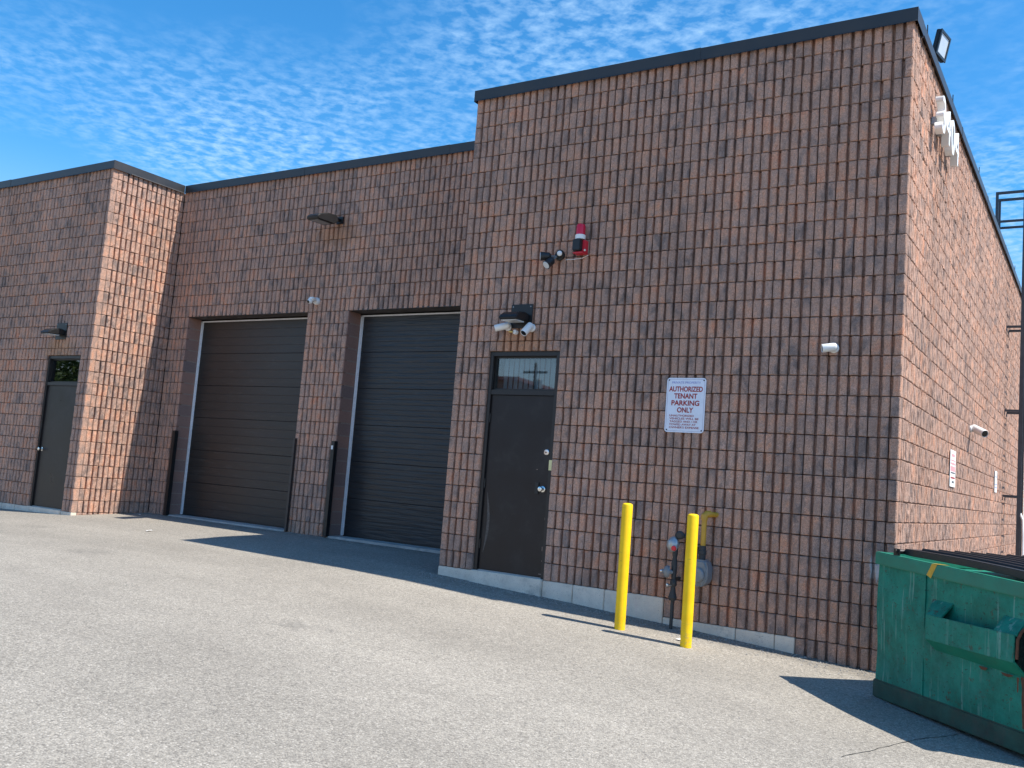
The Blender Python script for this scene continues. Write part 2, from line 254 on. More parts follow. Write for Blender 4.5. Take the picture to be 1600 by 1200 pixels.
# ------------------------------------------------------------------ mesh helpers
def V(*a): return np.array(a, float)
class MB:
    def __init__(s): s.v = []; s.f = []
    def add(s, vs, fs):
        o = len(s.v); s.v += [tuple(map(float, x)) for x in vs]; s.f += [tuple(i + o for i in q) for q in fs]; return s
    def box(s, x0, y0, z0, x1, y1, z1):
        return s.add([(x0, y0, z0), (x1, y0, z0), (x1, y1, z0), (x0, y1, z0), (x0, y0, z1), (x1, y0, z1), (x1, y1, z1), (x0, y1, z1)],
                     [(0, 3, 2, 1), (4, 5, 6, 7), (0, 1, 5, 4), (1, 2, 6, 5), (2, 3, 7, 6), (3, 0, 4, 7)])
    def ext(s, poly, vec):
        n = len(poly); a = [tuple(p) for p in poly]; b = [tuple(np.array(p) + np.array(vec)) for p in poly]
        return s.add(a + b, [tuple(range(n))[::-1], tuple(range(n, 2 * n))] + [(i, (i + 1) % n, n + (i + 1) % n, n + i) for i in range(n)])
    def tube(s, p0, p1, r0, r1=None, seg=16):
        return s.path([p0, p1], [r0, r0 if r1 is None else r1], seg)
    def path(s, pts, rad, seg=12):
        pts = [np.array(p, float) for p in pts]; n = len(pts)
        if not isinstance(rad, (list, tuple)): rad = [rad] * n
        rings = []; prev = None
        for i in range(n):
            d = pts[min(i + 1, n - 1)] - pts[max(i - 1, 0)]; d /= np.linalg.norm(d) + 1e-12
            ref = prev if prev is not None else (V(0, 0, 1) if abs(d[2]) < 0.9 else V(1, 0, 0))
            u = np.cross(ref, d) if prev is None else prev - d * (prev @ d)
            u /= np.linalg.norm(u) + 1e-12; prev = u; w = np.cross(d, u)
            rings.append([pts[i] + rad[i] * (math.cos(a) * u + math.sin(a) * w) for a in np.linspace(0, 2 * math.pi, seg, endpoint=False)])
        vs = [q for r in rings for q in r]; fs = []
        for i in range(n - 1):
            for k in range(seg): fs.append((i * seg + k, i * seg + (k + 1) % seg, (i + 1) * seg + (k + 1) % seg, (i + 1) * seg + k))
        fs.append(tuple(range(seg))[::-1]); fs.append(tuple(range((n - 1) * seg, n * seg)))
        return s.add(vs, fs)
    def lathe(s, c, axis, prof, seg=24):
        """prof: (radius, distance along axis)"""
        c = np.array(c, float); d = np.array(axis, float); d /= np.linalg.norm(d)
        return s.path([c + d * h for r, h in prof], [max(r, 1e-4) for r, h in prof], seg) if len({round(h, 6) for _, h in prof}) == len(prof) else s._lathe(c, d, prof, seg)
    def _lathe(s, c, d, prof, seg):
        u = np.cross(d, V(0, 0, 1) if abs(d[2]) < 0.9 else V(1, 0, 0)); u /= np.linalg.norm(u); w = np.cross(d, u)
        vs = [c + d * h + max(r, 1e-4) * (math.cos(a) * u + math.sin(a) * w) for r, h in prof for a in np.linspace(0, 2 * math.pi, seg, endpoint=False)]
        n = len(prof); fs = [(i * seg + k, i * seg + (k + 1) % seg, (i + 1) * seg + (k + 1) % seg, (i + 1) * seg + k) for i in range(n - 1) for k in range(seg)]
        fs.append(tuple(range(seg))[::-1]); fs.append(tuple(range((n - 1) * seg, n * seg)))
        return s.add(vs, fs)
    def ball(s, c, r, seg=16, rings=10, squash=1.0):
        prof = [(r * math.sin(a), -r * squash * math.cos(a)) for a in np.linspace(0.02, math.pi - 0.02, rings)]
        return s._lathe(np.array(c, float), V(0, 0, 1), prof, seg)
    def mesh(s, name, mat, bevel=0, seg=2, smooth=True):
        me = bpy.data.meshes.new(name); me.from_pydata(s.v, [], s.f); me.update()
        bm = bmesh.new(); bm.from_mesh(me)
        bmesh.ops.recalc_face_normals(bm, faces=bm.faces)
        if bevel:
            es = [e for e in bm.edges if len(e.link_faces) == 2 and e.calc_face_angle(0) > 0.6]
            bmesh.ops.bevel(bm, geom=es, offset=bevel, segments=seg, affect='EDGES', clamp_overlap=True)
        bm.to_mesh(me); bm.free()
        me.materials.append(MAT[mat])
        if smooth:
            me.shade_smooth(); me.set_sharp_from_angle(angle=0.6)
        else: me.shade_flat()
        return me
    def build(s, name, mat, parent=None, bevel=0, seg=2, smooth=True):
        return link(bpy.data.objects.new(name, s.mesh(name, mat, bevel, seg, smooth)), parent)
def link(o, parent=None):
    COL.objects.link(o)
    if parent is not None: o.parent = parent
    return o
def tag(o, label=None, cat=None, group=None, kind=None):
    for k, v in (('label', label), ('category', cat), ('group', group), ('kind', kind)):
        if v: o[k] = v
    return o
def thing(name, label, cat, loc=(0, 0, 0), rz=0.0, group=None):
    o = bpy.data.objects.new(name, None); o.empty_display_size = 0.1; o.location = loc; o.rotation_euler = (0, 0, rz); COL.objects.link(o)
    return tag(o, label, cat, group)
def text_obj(name, body, size, mat, parent, loc, rot, extrude=0.001, align='CENTER', bold=0.0, sx=1.0, spacing=1.0):
    cu = bpy.data.curves.new(name, 'FONT'); cu.body = body; cu.size = size; cu.align_x = align; cu.align_y = 'CENTER'; cu.extrude = extrude; cu.offset = bold; cu.space_character = spacing
    o = bpy.data.objects.new(name + '_tmp', cu); COL.objects.link(o)
    dg = bpy.context.evaluated_depsgraph_get(); me = bpy.data.meshes.new_from_object(o.evaluated_get(dg)); me.name = name
    bpy.data.objects.remove(o); me.materials.clear(); me.materials.append(MAT[mat])
    ob = link(bpy.data.objects.new(name, me), parent); ob.location = loc; ob.rotation_euler = rot; ob.scale = (sx, 1, 1)
    return ob

# ------------------------------------------------------------------ ground
GX = [-400, -60, -30, -12, -9.9, -7.7, -4, -1, 0, 1.1, 3.4, 5.3, 8, 20, 60, 400]
GZ = [0.10, 0.16, 0.22, 0.27, 0.29, 0.345, 0.35, 0.32, 0.29, 0.235, 0.105, -0.02, -0.07, -0.12, -0.2, -0.3]
def gz(x, y):
    z = float(np.interp(x, GX, GZ))
    if y < 0: z -= 0.075 * (1 - math.exp(y / 0.8))
    elif x < 0: z += 0.04 * min(y, 1.6)
    return z + 0.010 * math.sin(0.7 * x + 1.1 * y) * min(1, abs(y) / 2 + 0.2) * (1 if abs(y) < 60 else 0)
def axis(lo, hi, step, far):
    a = list(np.arange(lo, hi + 1e-6, step)); out = []; d = step
    x = lo
    while x > -far: d *= 1.5; x -= d; out.append(x)
    out = out[::-1] + a; d = step; x = hi
    while x < far: d *= 1.5; x += d; out.append(x)
    return out
xs = axis(-13, 10, 0.2, 900); ys = axis(-10, 2.0, 0.2, 900)
gv = [(x, y, gz(x, y)) for y in ys for x in xs]; nx = len(xs)
gf = [(j * nx + i, j * nx + i + 1, (j + 1) * nx + i + 1, (j + 1) * nx + i) for j in range(len(ys) - 1) for i in range(nx - 1)]
me = bpy.data.meshes.new('ground'); me.from_pydata(gv, [], gf); me.materials.append(MAT['asphalt']); me.shade_smooth()
ground = link(bpy.data.objects.new('ground', me)); tag(ground, 'sunlit pale grey asphalt lot in front of the building', 'ground', kind='structure')
def strip(name, pts, wid, mat, lift=0.004):
    m = MB(); vs = []
    for i, (x, y) in enumerate(pts):
        a = np.array(pts[max(i - 1, 0)]); b = np.array(pts[min(i + 1, len(pts) - 1)]); d = b - a; n = V(-d[1], d[0]) / (np.linalg.norm(d) + 1e-9); w = wid * random.uniform(0.4, 1.3)
        for sgn in (-1, 1): q = V(x, y) + n * w * sgn; vs.append((q[0], q[1], gz(q[0], q[1]) + lift))
    m.add(vs, [(2 * i, 2 * i + 1, 2 * i + 3, 2 * i + 2) for i in range(len(pts) - 1)])
    return m.build(name, mat, ground, smooth=False)
def wob(a, b, n, amp):
    a, b = V(*a), V(*b); d = b - a; nn = V(-d[1], d[0]) / np.linalg.norm(d); w = np.cumsum(RNG.normal(0, amp, n)); w -= np.linspace(0, w[-1], n)
    return [tuple(a + d * t + nn * ww) for t, ww in zip(np.linspace(0, 1, n), w)]
strip('crack', wob((5.55, -3.0), (6.10, -1.50), 26, 0.008), 0.004, 'crack')
strip('crack', wob((6.10, -1.50), (6.30, -1.05), 10, 0.006), 0.003, 'crack')

# ------------------------------------------------------------------ split-rib blocks
PITCH, COURSE, JOINT, GD, SK = 0.1, 0.2, 0.008, 0.056, 0.10
HJ = 0.011
def block_arrays(nr, h, seed, rows=4):
    rng = np.random.default_rng(seed); w = PITCH * nr - HJ; cols = []
    for i in range(nr):
        a = 0.0 if i == 0 else PITCH * i + 0.015; b = w if i == nr - 1 else PITCH * i + 0.083
        if i > 0: cols.append((PITCH * i + 0.010, GD, 1))
        cols += [(a, 0.006, 2), (a + 0.009, 0.0, 0), (b - 0.009, 0.0, 0), (b, 0.006, 2)]
        if i < nr - 1: cols.append((PITCH * i + 0.088, GD, 1))
    zs = [0, 0.007] + list(np.linspace(0.007, h - 0.007, rows)[1:-1]) + [h - 0.007, h]
    nc, nz = len(cols), len(zs); vs = []
    tilt = rng.normal(0, 0.004, nr)
    for k, z in enumerate(zs):
        end = k in (0, nz - 1)
        for (u, d, kind) in cols:
            r = min(nr - 1, int(u / PITCH)); dd = d + (0.004 if end and kind != 1 else 0)
            if kind == 0: dd += rng.normal(0, 0.0032) + tilt[r] * (z / h - 0.5)
            if kind == 2: dd += abs(rng.normal(0, 0.003)); u += rng.normal(0, 0.0014) if 0 < u < w else 0
            if kind == 1: dd += rng.normal(0, 0.002)
            if kind == 2 and rng.random() < 0.02: dd += 0.010
            vs.append((u, dd, min(max(z + (rng.normal(0, 0.0010) if end else 0), 0), h)))
    fs = [(k * nc + i, k * nc + i + 1, (k + 1) * nc + i + 1, (k + 1) * nc + i) for k in range(nz - 1) for i in range(nc - 1)]
    o = len(vs)                              # skirts back into the wall
    per = [i for i in range(nc)] + [k * nc + nc - 1 for k in range(1, nz)] + [(nz - 1) * nc + i for i in range(nc - 2, -1, -1)] + [k * nc for k in range(nz - 2, 0, -1)]
    for q in per: vs.append((vs[q][0], SK, vs[q][2]))
    n = len(per); fs += [(per[(i + 1) % n], per[i], o + i, o + (i + 1) % n) for i in range(n)]
    return np.array(vs), fs
VARS = {}
def variant(nr, h, k):
    key = (nr, round(h, 3), k)
    if key not in VARS:
        vs, fs = block_arrays(nr, h, hash(key) % 99991); me = bpy.data.meshes.new('block'); me.from_pydata([tuple(v) for v in vs], [], fs); me.shade_flat(); me.materials.append(MAT['block']); VARS[key] = (vs, fs, me)
    return VARS[key]
BLOCKS = []   # (nr, h, variant, x, y, z, rot, wall, score)
def lay(wall, ox, oy, rot, length, c0, openings, base=lambda u: 0.0, start=0, top=6.4):
    """course by course running bond; lengths in ribs, openings (u0,u1,z0,z1)"""
    ca, sa = math.cos(rot), math.sin(rot)
    for c in range(c0, 32):
        z0 = c * COURSE; z1 = z0 + COURSE - JOINT
        cuts = sorted({0, length} | {b for b in range((2 if c % 2 else 0) - start - 8, length, 4) if 0 < b < length} | {u for o in openings for u in o[:2]} | set(base.steps if hasattr(base, 'steps') else []))
        for a, b in zip(cuts[:-1], cuts[1:]):
            if not 0 <= a < b <= length: continue
            m = (a + b) / 2 * PITCH; zb, zt = z0, z1
            if zb < base(m) - 1e-6: continue
            skip = False
            for (u0, u1, q0, q1) in openings:
                if u0 <= (a + b) / 2 <= u1:
                    if zb >= q0 - 1e-6 and zt <= q1 + 1e-6: skip = True
                    elif zb < q1 < zt: zb = q1
            if skip or zt - zb < 0.03: continue
            u = a * PITCH + HJ / 2; x, y = ox + ca * u, oy + sa * u; nr = b - a; h = round(zt - zb, 3)
            cx, cy, cz = ox + ca * m, oy + sa * m, zb + h / 2
            d = V(cx, cy, cz) - np.array(CAM); dist = np.linalg.norm(d); nrm = V(sa, -ca, 0); fac = max(0, -(d @ nrm) / dist)
            dep = d @ np.array(R2); px = 800 + 1465 * (d @ np.array(R0)) / max(dep, .1); py = 600 + 1465 * (d @ np.array(R1)) / max(dep, .1)
            inside = dep > 0 and -20 < px < 1620 and -20 < py < 1220
            BLOCKS.append((nr, h, random.randrange(14 if nr == 4 else 6), x, y, zb, rot, wall, nr * h * fac / dist ** 2 if inside else 0))

# ------------------------------------------------------------------ building
bld = thing('industrial_building', 'low industrial building of brown split-rib block with two dark overhead doors', 'building')
BK = 0.062                                     # mortar plane behind the rib faces
FL = 0.40                                      # floor level
XL, XB, YM, YB, XR, ZT = -7.7, -14.0, 1.5, 15.6, 5.3, 6.38
DOOR_R = (0.5, 1.5); DOOR_L = (-9.0, -8.0); DT = 3.075
GAR = [(-7.2, -4.2), (-3.3, -0.3)]; GT = 4.0
def wall_part(name, boxes):
    m = MB()
    for b in boxes: m.box(*b)
    return m.build(name, 'mortar', bld, smooth=False)
TH = 0.26
w_front = wall_part('wall', [(0 + BK, BK, -0.4, DOOR_R[0], TH, ZT), (DOOR_R[1], BK, -0.4, XR - BK, TH, ZT), (DOOR_R[0], BK, DT + 0.006, DOOR_R[1], TH, ZT), (DOOR_R[0], BK, -0.4, DOOR_R[1], TH, FL - 0.005)])
w_side = wall_part('wall', [(XR - TH, TH, -0.4, XR - BK, YB, ZT)])
w_mid = wall_part('wall', [(XL - BK, YM + BK, -0.1, GAR[0][0], YM + 0.30, ZT), (GAR[0][1], YM + BK, -0.1, GAR[1][0], YM + 0.30, ZT), (GAR[1][1], YM + BK, -0.1, BK, YM + 0.30, ZT),
                           (GAR[0][0], YM + BK, GT + 0.006, GAR[0][1], YM + 0.30, ZT), (GAR[1][0], YM + BK, GT + 0.006, GAR[1][1], YM + 0.30, ZT)])
w_ret = wall_part('wall', [(XL - TH, TH, -0.1, XL - BK, YM + 0.3, ZT)])
w_left = wall_part('wall', [(XB, BK, -0.1, DOOR_L[0], TH, ZT), (DOOR_L[1], BK, -0.1, XL - BK, TH, ZT), (DOOR_L[0], BK, DT + 0.006, DOOR_L[1], TH, ZT), (DOOR_L[0], BK, -0.1, DOOR_L[1], TH, FL - 0.005)])
w_back = wall_part('wall', [(BK, TH, -0.1, TH, YM + 0.29, ZT), (XB, YB, -0.4, XR - BK, YB + 0.2, ZT), (XB, TH, -0.4, XB + 0.2, YB, ZT)])
roof = MB().box(XL + 0.1, YM + 0.1, 6.2, XR - 0.1, YB, 6.3).box(XB, 0.1, 6.2, XL - 0.05, YB, 6.3).box(0.1, 0.1, 6.2, XR - 0.1, YM + 0.1, 6.3).build('roof', 'roofing', bld, smooth=False)
floor_slab = MB().box(XB + 0.2, 0.27, 0.2, XL - 0.3, YB, FL).box(TH, 0.27, 0.2, XR - 0.3, YB, FL).build('floor_slab', 'concrete', bld, smooth=False)

def base_front(u): return 0.4 if u < 3.0 else (0.2 if u < 4.4 else 0.0)
base_front.steps = [30, 44]
lay(w_front, 0, 0, 0, 53, 0, [(5, 15, FL, DT)], base_front, 0)
base_side = lambda u: 0.0
lay(w_side, XR, SK + 0.002, math.pi / 2, 154, 0, [], base_side, 1)
base_mid = lambda u: 0.2
lay(w_mid, XL, YM, 0, 77, 1, [(5, 35, 0.0, GT), (44, 74, 0.0, GT)], base_mid, 3)
lay(w_ret, XL, SK + 0.002, math.pi / 2, 14, 1, [], base_mid, 1)
lay(w_back, 0, YM - 0.002, -math.pi / 2, 14, 1, [], base_mid, 1)
lay(w_left, XB, 0, 0, 63, 2, [(50, 60, FL, DT)], lambda u: 0.4, 1)
BLOCKS.sort(key=lambda b: -b[8])
def block_xf(b): return Matrix.Translation((b[3], b[4], b[5])) @ Matrix.Rotation(b[6], 4, 'Z')
for b in BLOCKS[:300]:
    o = bpy.data.objects.new('block', variant(b[0], b[1], b[2])[2]); o.matrix_world = block_xf(b); link(o, b[7])
av, af, ar, n0 = [], [], [], 0
for b in BLOCKS[300:]:
    vs, fs, _ = variant(b[0], b[1], b[2]); c, s_ = math.cos(b[6]), math.sin(b[6])
    av.append(np.stack([b[3] + c * vs[:, 0] - s_ * vs[:, 1], b[4] + s_ * vs[:, 0] + c * vs[:, 1], b[5] + vs[:, 2]], 1))
    af.append(np.array(fs) + n0); n0 += len(vs); ar.append(np.full(len(fs), random.random(), np.float32))
av = np.concatenate(av); af = np.concatenate(af); ar = np.concatenate(ar)
me = bpy.data.meshes.new('block_courses'); me.vertices.add(len(av)); me.vertices.foreach_set('co', av.ravel())
me.loops.add(af.size); me.loops.foreach_set('vertex_index', af.ravel().astype(np.int32)); me.polygons.add(len(af)); me.polygons.foreach_set('loop_start', np.arange(0, af.size, 4, dtype=np.int32)); me.polygons.foreach_set('loop_total', np.full(len(af), 4, np.int32))
at = me.attributes.new('rnd', 'FLOAT', 'FACE'); at.data.foreach_set('value', ar); me.update(calc_edges=True); me.validate(); me.shade_flat(); me.materials.append(MAT['block'])
bc = link(bpy.data.objects.new('block_courses', me), bld); bc['kind'] = 'stuff'

# foundation blocks under the brown courses
def fblocks(ox, oy, rot, spans, zt, zb, proud):
    par = MB()
    for (a, b) in spans:
        u = a
        while u < b - 0.02:
            e = min(b, u + random.choice((0.4, 0.4, 0.6, 0.8)));
            if b - e < 0.15: e = b
            m = MB().box(u + 0.003, -proud - random.uniform(0, 0.004), zb, e - 0.003, 0.10, zt - 0.006)
            o = m.build('foundation_block', 'concrete', bld, bevel=0.006, smooth=True); o.matrix_world = Matrix.Translation((ox, oy, 0)) @ Matrix.Rotation(rot, 4, 'Z'); u = e
fblocks(0, 0, 0, [(0, 0.5), (1.5, 3.0)], 0.40, -0.2, 0.004)
fblocks(0, 0, 0, [(3.0, 4.4)], 0.20, -0.25, 0.004)
fblocks(0, 0, 0, [(4.4, 5.3)], 0.0, -0.3, 0.006)
fblocks(XB, 0, 0, [(0, 5.0), (6.0, 6.3)], 0.40, 0.1, 0.004)
fblocks(XR, SK, math.pi / 2, [(0, 15)], 0.0, -0.3, 0.0)
MB().box(0.5, -0.035, 0.0, 1.5, 0.2, FL + 0.004).build('door_sill', 'concrete', bld, bevel=0.008)
MB().box(-9.0, -0.03, 0.1, -8.0, 0.2, FL + 0.004).build('door_sill', 'concrete', bld, bevel=0.008)
for a, b in GAR: MB().box(a + 0.002, YM - 0.03, 0.1, b - 0.002, YM + 0.55, 0.425).build('door_sill', 'apron', bld, bevel=0.008)

# coping: lengths of bent dark sheet with lapped seams
def coping(a, b, axis_, off, flip):
    """a..b along axis, wall face at off, outside direction flip"""
    u = a
    while u < b - 0.01:
        e = min(b, u + 3.05)
        if b - e < 0.4: e = b
        o0 = off + flip * 0.030; i0 = off - flip * 0.32; prof = [(o0 + flip * 0.010, 6.352), (o0, 6.366), (o0, 6.50), (i0, 6.485), (i0, 6.33), (i0 + flip * 0.02, 6.33), (i0 + flip * 0.02, 6.47), (o0 - flip * 0.012, 6.482), (o0 - flip * 0.012, 6.36)]
        dzc = random.uniform(-0.005, 0.005); prof = [(y, z + dzc + random.uniform(-0.0015, 0.0015)) for y, z in prof]
        q0, q1 = u + 0.001, e - 0.001
        m = MB().ext([(q0, y, z) if axis_ == 'x' else (y, q0, z) for y, z in prof], (q1 - q0, 0, 0) if axis_ == 'x' else (0, q1 - q0, 0))
        m.build('coping', 'coping', bld, smooth=False)
        if e < b - 0.05:
            for z0, z1 in ((6.364, 6.503),):
                g = MB(); y0, y1 = sorted((o0 + flip * 0.003, o0 - flip * 0.30))
                (g.box(e - 0.04, y0, z0, e + 0.04, y1, z1) if axis_ == 'x' else g.box(y0, e - 0.04, z0, y1, e + 0.04, z1)).build('coping_seam', 'coping', bld)
        u = e
coping(-0.03, XR + 0.030, 'x', 0.0, -1)
coping(0.33, YB, 'y', XR, 1)
coping(XL + 0.032, -0.032, 'x', YM, -1)
coping(XB, XL + 0.030, 'x', 0.0, -1)
coping(0.33, YM - 0.032, 'y', XL, 1)
coping(0.33, YM + 0.3, 'y', 0.0, -1)
for (x, y0, y1) in ((XL + 0.0305, -0.029, 0.331), (XR + 0.0305, -0.029, 0.331), (-0.0335, -0.029, 0.331)):
    MB().box(x, y0, 6.353, x + 0.003, y1, 6.502).build('coping_corner', 'coping', bld, smooth=False)
# thin clips standing on the side coping
for y in (0.55, 2.45, 5.2, 8.0, 11.4): MB().box(XR + 0.024, y, 6.49, XR + 0.034, y + 0.012, 6.58).build('coping_clip', 'coping', bld)

# smooth jamb blocks and lintel soffits in the overhead-door openings
for gi, (a, b) in enumerate(GAR):
    for c in range(2, 20):
        z0 = c * 0.2
        for x0, x1 in ((a - 0.10, a + 0.0), (b, b + 0.10)):
            s_ = 1 if x0 < a else -1; xa, xb2 = (x0 + 0.05, a + 0.004) if s_ > 0 else (b - 0.004, x1 - 0.05)
            MB().box(xa, YM + 0.008, z0 + 0.006, xb2, YM + 0.2975, z0 + 0.194).build('jamb_block', 'jamb', w_mid, bevel=0.004)
    MB().box(a - 0.04, YM + 0.064, 0.42, a + 0.001, YM + 0.2985, 4.0).build('jamb_mortar', 'jamb_mortar', w_mid, smooth=False); MB().box(b - 0.001, YM + 0.064, 0.42, b + 0.04, YM + 0.2985, 4.0).build('jamb_mortar', 'jamb_mortar', w_mid, smooth=False)
    MB().box(a - 0.02, YM + 0.006, GT - 0.004, b + 0.02, YM + 0.299, GT + 0.02).build('lintel', 'bronze_metal', w_mid)

# sectional overhead doors
def overhead(x0, x1, mat, nsec, grooves, group):
    yf = YM + 0.31; z0, z1 = 0.44, 3.955; hs_ = (z1 - z0) / nsec
    d = MB().box(x0 + 0.03, yf + 0.05, z0, x1 - 0.03, yf + 0.055, z1).build('overhead_door', mat, bld, smooth=False)
    for k in range(nsec):
        za, zb = z0 + k * hs_ + 0.001, z0 + (k + 1) * hs_ - 0.001
        prof = [(yf + 0.006, za), (yf, za + 0.005)]
        for g in range(1, grooves):
            zc = za + (zb - za) * g / grooves; prof += [(yf, zc - 0.006), (yf + 0.003, zc - 0.002), (yf + 0.003, zc + 0.002), (yf, zc + 0.006)]
        prof += [(yf, zb - 0.005), (yf + 0.006, zb), (yf + 0.045, zb), (yf + 0.045, za)]
        MB().ext([(x0 + 0.035, y, z) for y, z in prof], (x1 - x0 - 0.07, 0, 0)).build('panel', mat, d, smooth=False)
    MB().box(x0 + 0.008, yf - 0.018, z0 - 0.01, x0 + 0.050, yf + 0.02, z1 + 0.02).box(x0 + 0.050, yf - 0.006, z0, x0 + 0.064, yf + 0.004, z1).build('side_seal', 'seal_white', d, bevel=0.004)
    MB().box(x1 - 0.050, yf - 0.018, z0 - 0.01, x1 - 0.008, yf + 0.02, z1 + 0.02).build('side_seal', 'seal_white', d, bevel=0.004)
    MB().box(x0 + 0.008, yf - 0.018, z1 - 0.005, x1 - 0.008, yf + 0.02, z1 + 0.018).build('top_seal', 'seal_white', d, bevel=0.004)
    MB().box(x0 + 0.04, yf - 0.006, z0 - 0.022, x1 - 0.04, yf + 0.03, z0 + 0.003).build('bottom_seal', 'black_plastic', d, bevel=0.006)
    return d
tag(overhead(*GAR[0], 'overhead_brown', 6, 4, 0), 'brown sectional overhead door')
tag(overhead(*GAR[1], 'overhead_slate', 6, 7, 0), 'slate grey finely ribbed overhead door')

# personnel doors with transoms
def man_door(x0, hinge_left):
    x1 = x0 + 1.0; fr = MB(); f0, f1 = 0.035, 0.16
    d = MB().box(x0 + 0.055, 0.062, FL + 0.02, x1 - 0.055, 0.107, 2.535).build('door', 'door_paint', bld, bevel=0.003)
    for q in ((x0 + 0.003, f0, FL + 0.004, x0 + 0.052, f1, DT - 0.003), (x1 - 0.052, f0, FL + 0.004, x1 - 0.003, f1, DT - 0.003), (x0 + 0.052, f0, DT - 0.058, x1 - 0.052, f1, DT - 0.003), (x0 + 0.052, f0 + 0.004, 2.540, x1 - 0.052, f1, 2.600)):
        MB().box(*q).build('frame', 'frame_paint', d, bevel=0.003)
    MB().box(x0 + 0.052, 0.10, 2.600, x1 - 0.052, 0.106, DT - 0.058).build('transom_pane', 'glass', d, smooth=False)
    for q in ((x0 + 0.053, 0.085, 2.601, x0 + 0.072, 0.125, DT - 0.06), (x1 - 0.072, 0.085, 2.601, x1 - 0.053, 0.125, DT - 0.06), (x0 + 0.072, 0.085, DT - 0.078, x1 - 0.072, 0.125, DT - 0.06), (x0 + 0.072, 0.085, 2.601, x1 - 0.072, 0.125, 2.62)):
        MB().box(*q).build('glazing_bead', 'frame_paint', d)
    MB().box(x0 + 0.055, 0.05, FL + 0.004, x1 - 0.055, 0.15, FL + 0.016).build('threshold', 'galvanised', d)
    return d
d1 = man_door(0.5, True)
yk = 0.062
MB().lathe((1.375, yk, 1.435), (0, -1, 0), [(0.036, 0), (0.036, 0.006), (0.030, 0.010), (0.013, 0.012), (0.013, 0.035), (0.026, 0.040), (0.031, 0.055), (0.027, 0.070), (0.012, 0.074)]).build('knob', 'chrome', d1)
MB().lathe((1.395, yk, 1.87), (0, -1, 0), [(0.036, 0), (0.036, 0.012), (0.030, 0.018), (0.012, 0.019)]).build('deadbolt', 'chrome', d1)
MB().lathe((1.395, yk - 0.019, 1.868), (0, -1, 0), [(0.008, 0), (0.008, 0.004)]).build('keyhole', 'lens_hole_dark', d1)
MB().box(1.27, yk - 0.014, 1.375, 1.325, yk, 1.51).build('latch_guard', 'black_metal', d1, bevel=0.004)
MB().box(1.452, 0.030, 1.66, 1.492, 0.0352, 1.78).build('sticker', 'label_yellow', d1)
for z in (0.72, 1.45, 2.25): MB().tube((0.556, 0.052, z - 0.055), (0.556, 0.052, z + 0.055), 0.009).build('hinge', 'frame_paint', d1)
# scraped arc low on the leaf, and small paint chips
arc = MB(); pts = [(0.60 + 0.045 * math.sin(math.pi * k / 14) , 0.0612, 0.62 + 0.72 * k / 14) for k in range(15)]; vs = []
for k, (x, y, z) in enumerate(pts): w = 0.003 + 0.016 * math.sin(math.pi * k / 14); vs += [(x - w, y, z), (x + w, y, z)]
arc.add(vs, [(2 * i, 2 * i + 1, 2 * i + 3, 2 * i + 2) for i in range(14)]); simple('scuff', (0.075, 0.064, 0.060), 0.5, var=0.5, nscale=40); arc.build('scuff', 'scuff', d1, smooth=False)
for (x, z, w, h) in ((1.432, 1.08, 0.010, 0.03), (1.424, 0.72, 0.006, 0.05), (1.428, 0.60, 0.012, 0.012), (1.40, 0.45, 0.05, 0.008), (1.27, 1.66, 0.02, 0.005), (1.44, 1.33, 0.006, 0.02)):
    MB().box(x, 0.0608, z, x + w, 0.0622, z + h).build('paint_chip', 'jamb_mortar', d1)
nb = 11
for k in range(nb): MB().add([(0.60 + 0.82 * k / nb, 0.215 + 0.012, 2.56), (0.60 + 0.82 * (k + 0.97) / nb, 0.215 - 0.012, 2.56), (0.60 + 0.82 * (k + 0.97) / nb, 0.215 - 0.012, 3.07), (0.60 + 0.82 * k / nb, 0.215 + 0.012, 3.07)], [(0, 1, 2, 3)]).build('blind_slat', 'blind', d1, smooth=False)
d2 = man_door(-9.0, False)
MB().lathe((-8.885, yk, 1.41), (0, -1, 0), [(0.034, 0), (0.034, 0.006), (0.013, 0.010), (0.013, 0.035), (0.026, 0.040), (0.031, 0.055), (0.027, 0.070), (0.012, 0.074)]).build('knob', 'chrome', d2)
MB().lathe((-8.75, yk, 1.42), (0, -1, 0), [(0.012, 0), (0.012, 0.004)]).build('peephole', 'black_metal', d2)

# ------------------------------------------------------------------ jamb guard posts
def guard(x, y, w, dep, h, mat, label, chan=True):
    z = 0.41; o = thing('guard_post', label, 'post', (x, y, z), 0, 'steel guards at the overhead doors')
    t_ = 0.010
    m = MB().ext([(-w / 2, -dep / 2, 0), (w / 2, -dep / 2, 0), (w / 2, dep / 2, 0), (w / 2 - t_, dep / 2, 0), (w / 2 - t_, -dep / 2 + t_, 0), (-w / 2 + t_, -dep / 2 + t_, 0), (-w / 2 + t_, dep / 2, 0), (-w / 2, dep / 2, 0)], (0, 0, h))
    m.build('channel', mat, o, bevel=0.003)
    MB().box(-w / 2 - 0.001, -dep / 2 - 0.001, h, w / 2 + 0.001, dep / 2, h + 0.012).build('cap', mat, o, bevel=0.003)
    for zz_ in (0.25, 0.75, 1.25): MB().lathe((0, -dep / 2, zz_), (0, -1, 0), [(0.008, 0), (0.008, 0.005), (0.004, 0.007)], 8).build('bolt', mat, o)
    return o
guard(-7.14, YM - 0.042, 0.075, 0.075, 1.50, 'black_metal', 'black steel guard post at the jamb beside the sunlit return wall')
guard(-4.165, YM - 0.028, 0.045, 0.048, 1.49, 'bronze_metal', 'narrow bronze steel guard on the left edge of the brick pier')
g3 = guard(-3.285, YM - 0.042, 0.070, 0.075, 1.48, 'black_metal', 'black steel guard post with a white sticker near its top')
MB().box(-0.030, -0.0405, 1.36, 0.010, -0.0377, 1.42).build('sticker', 'paper', g3)

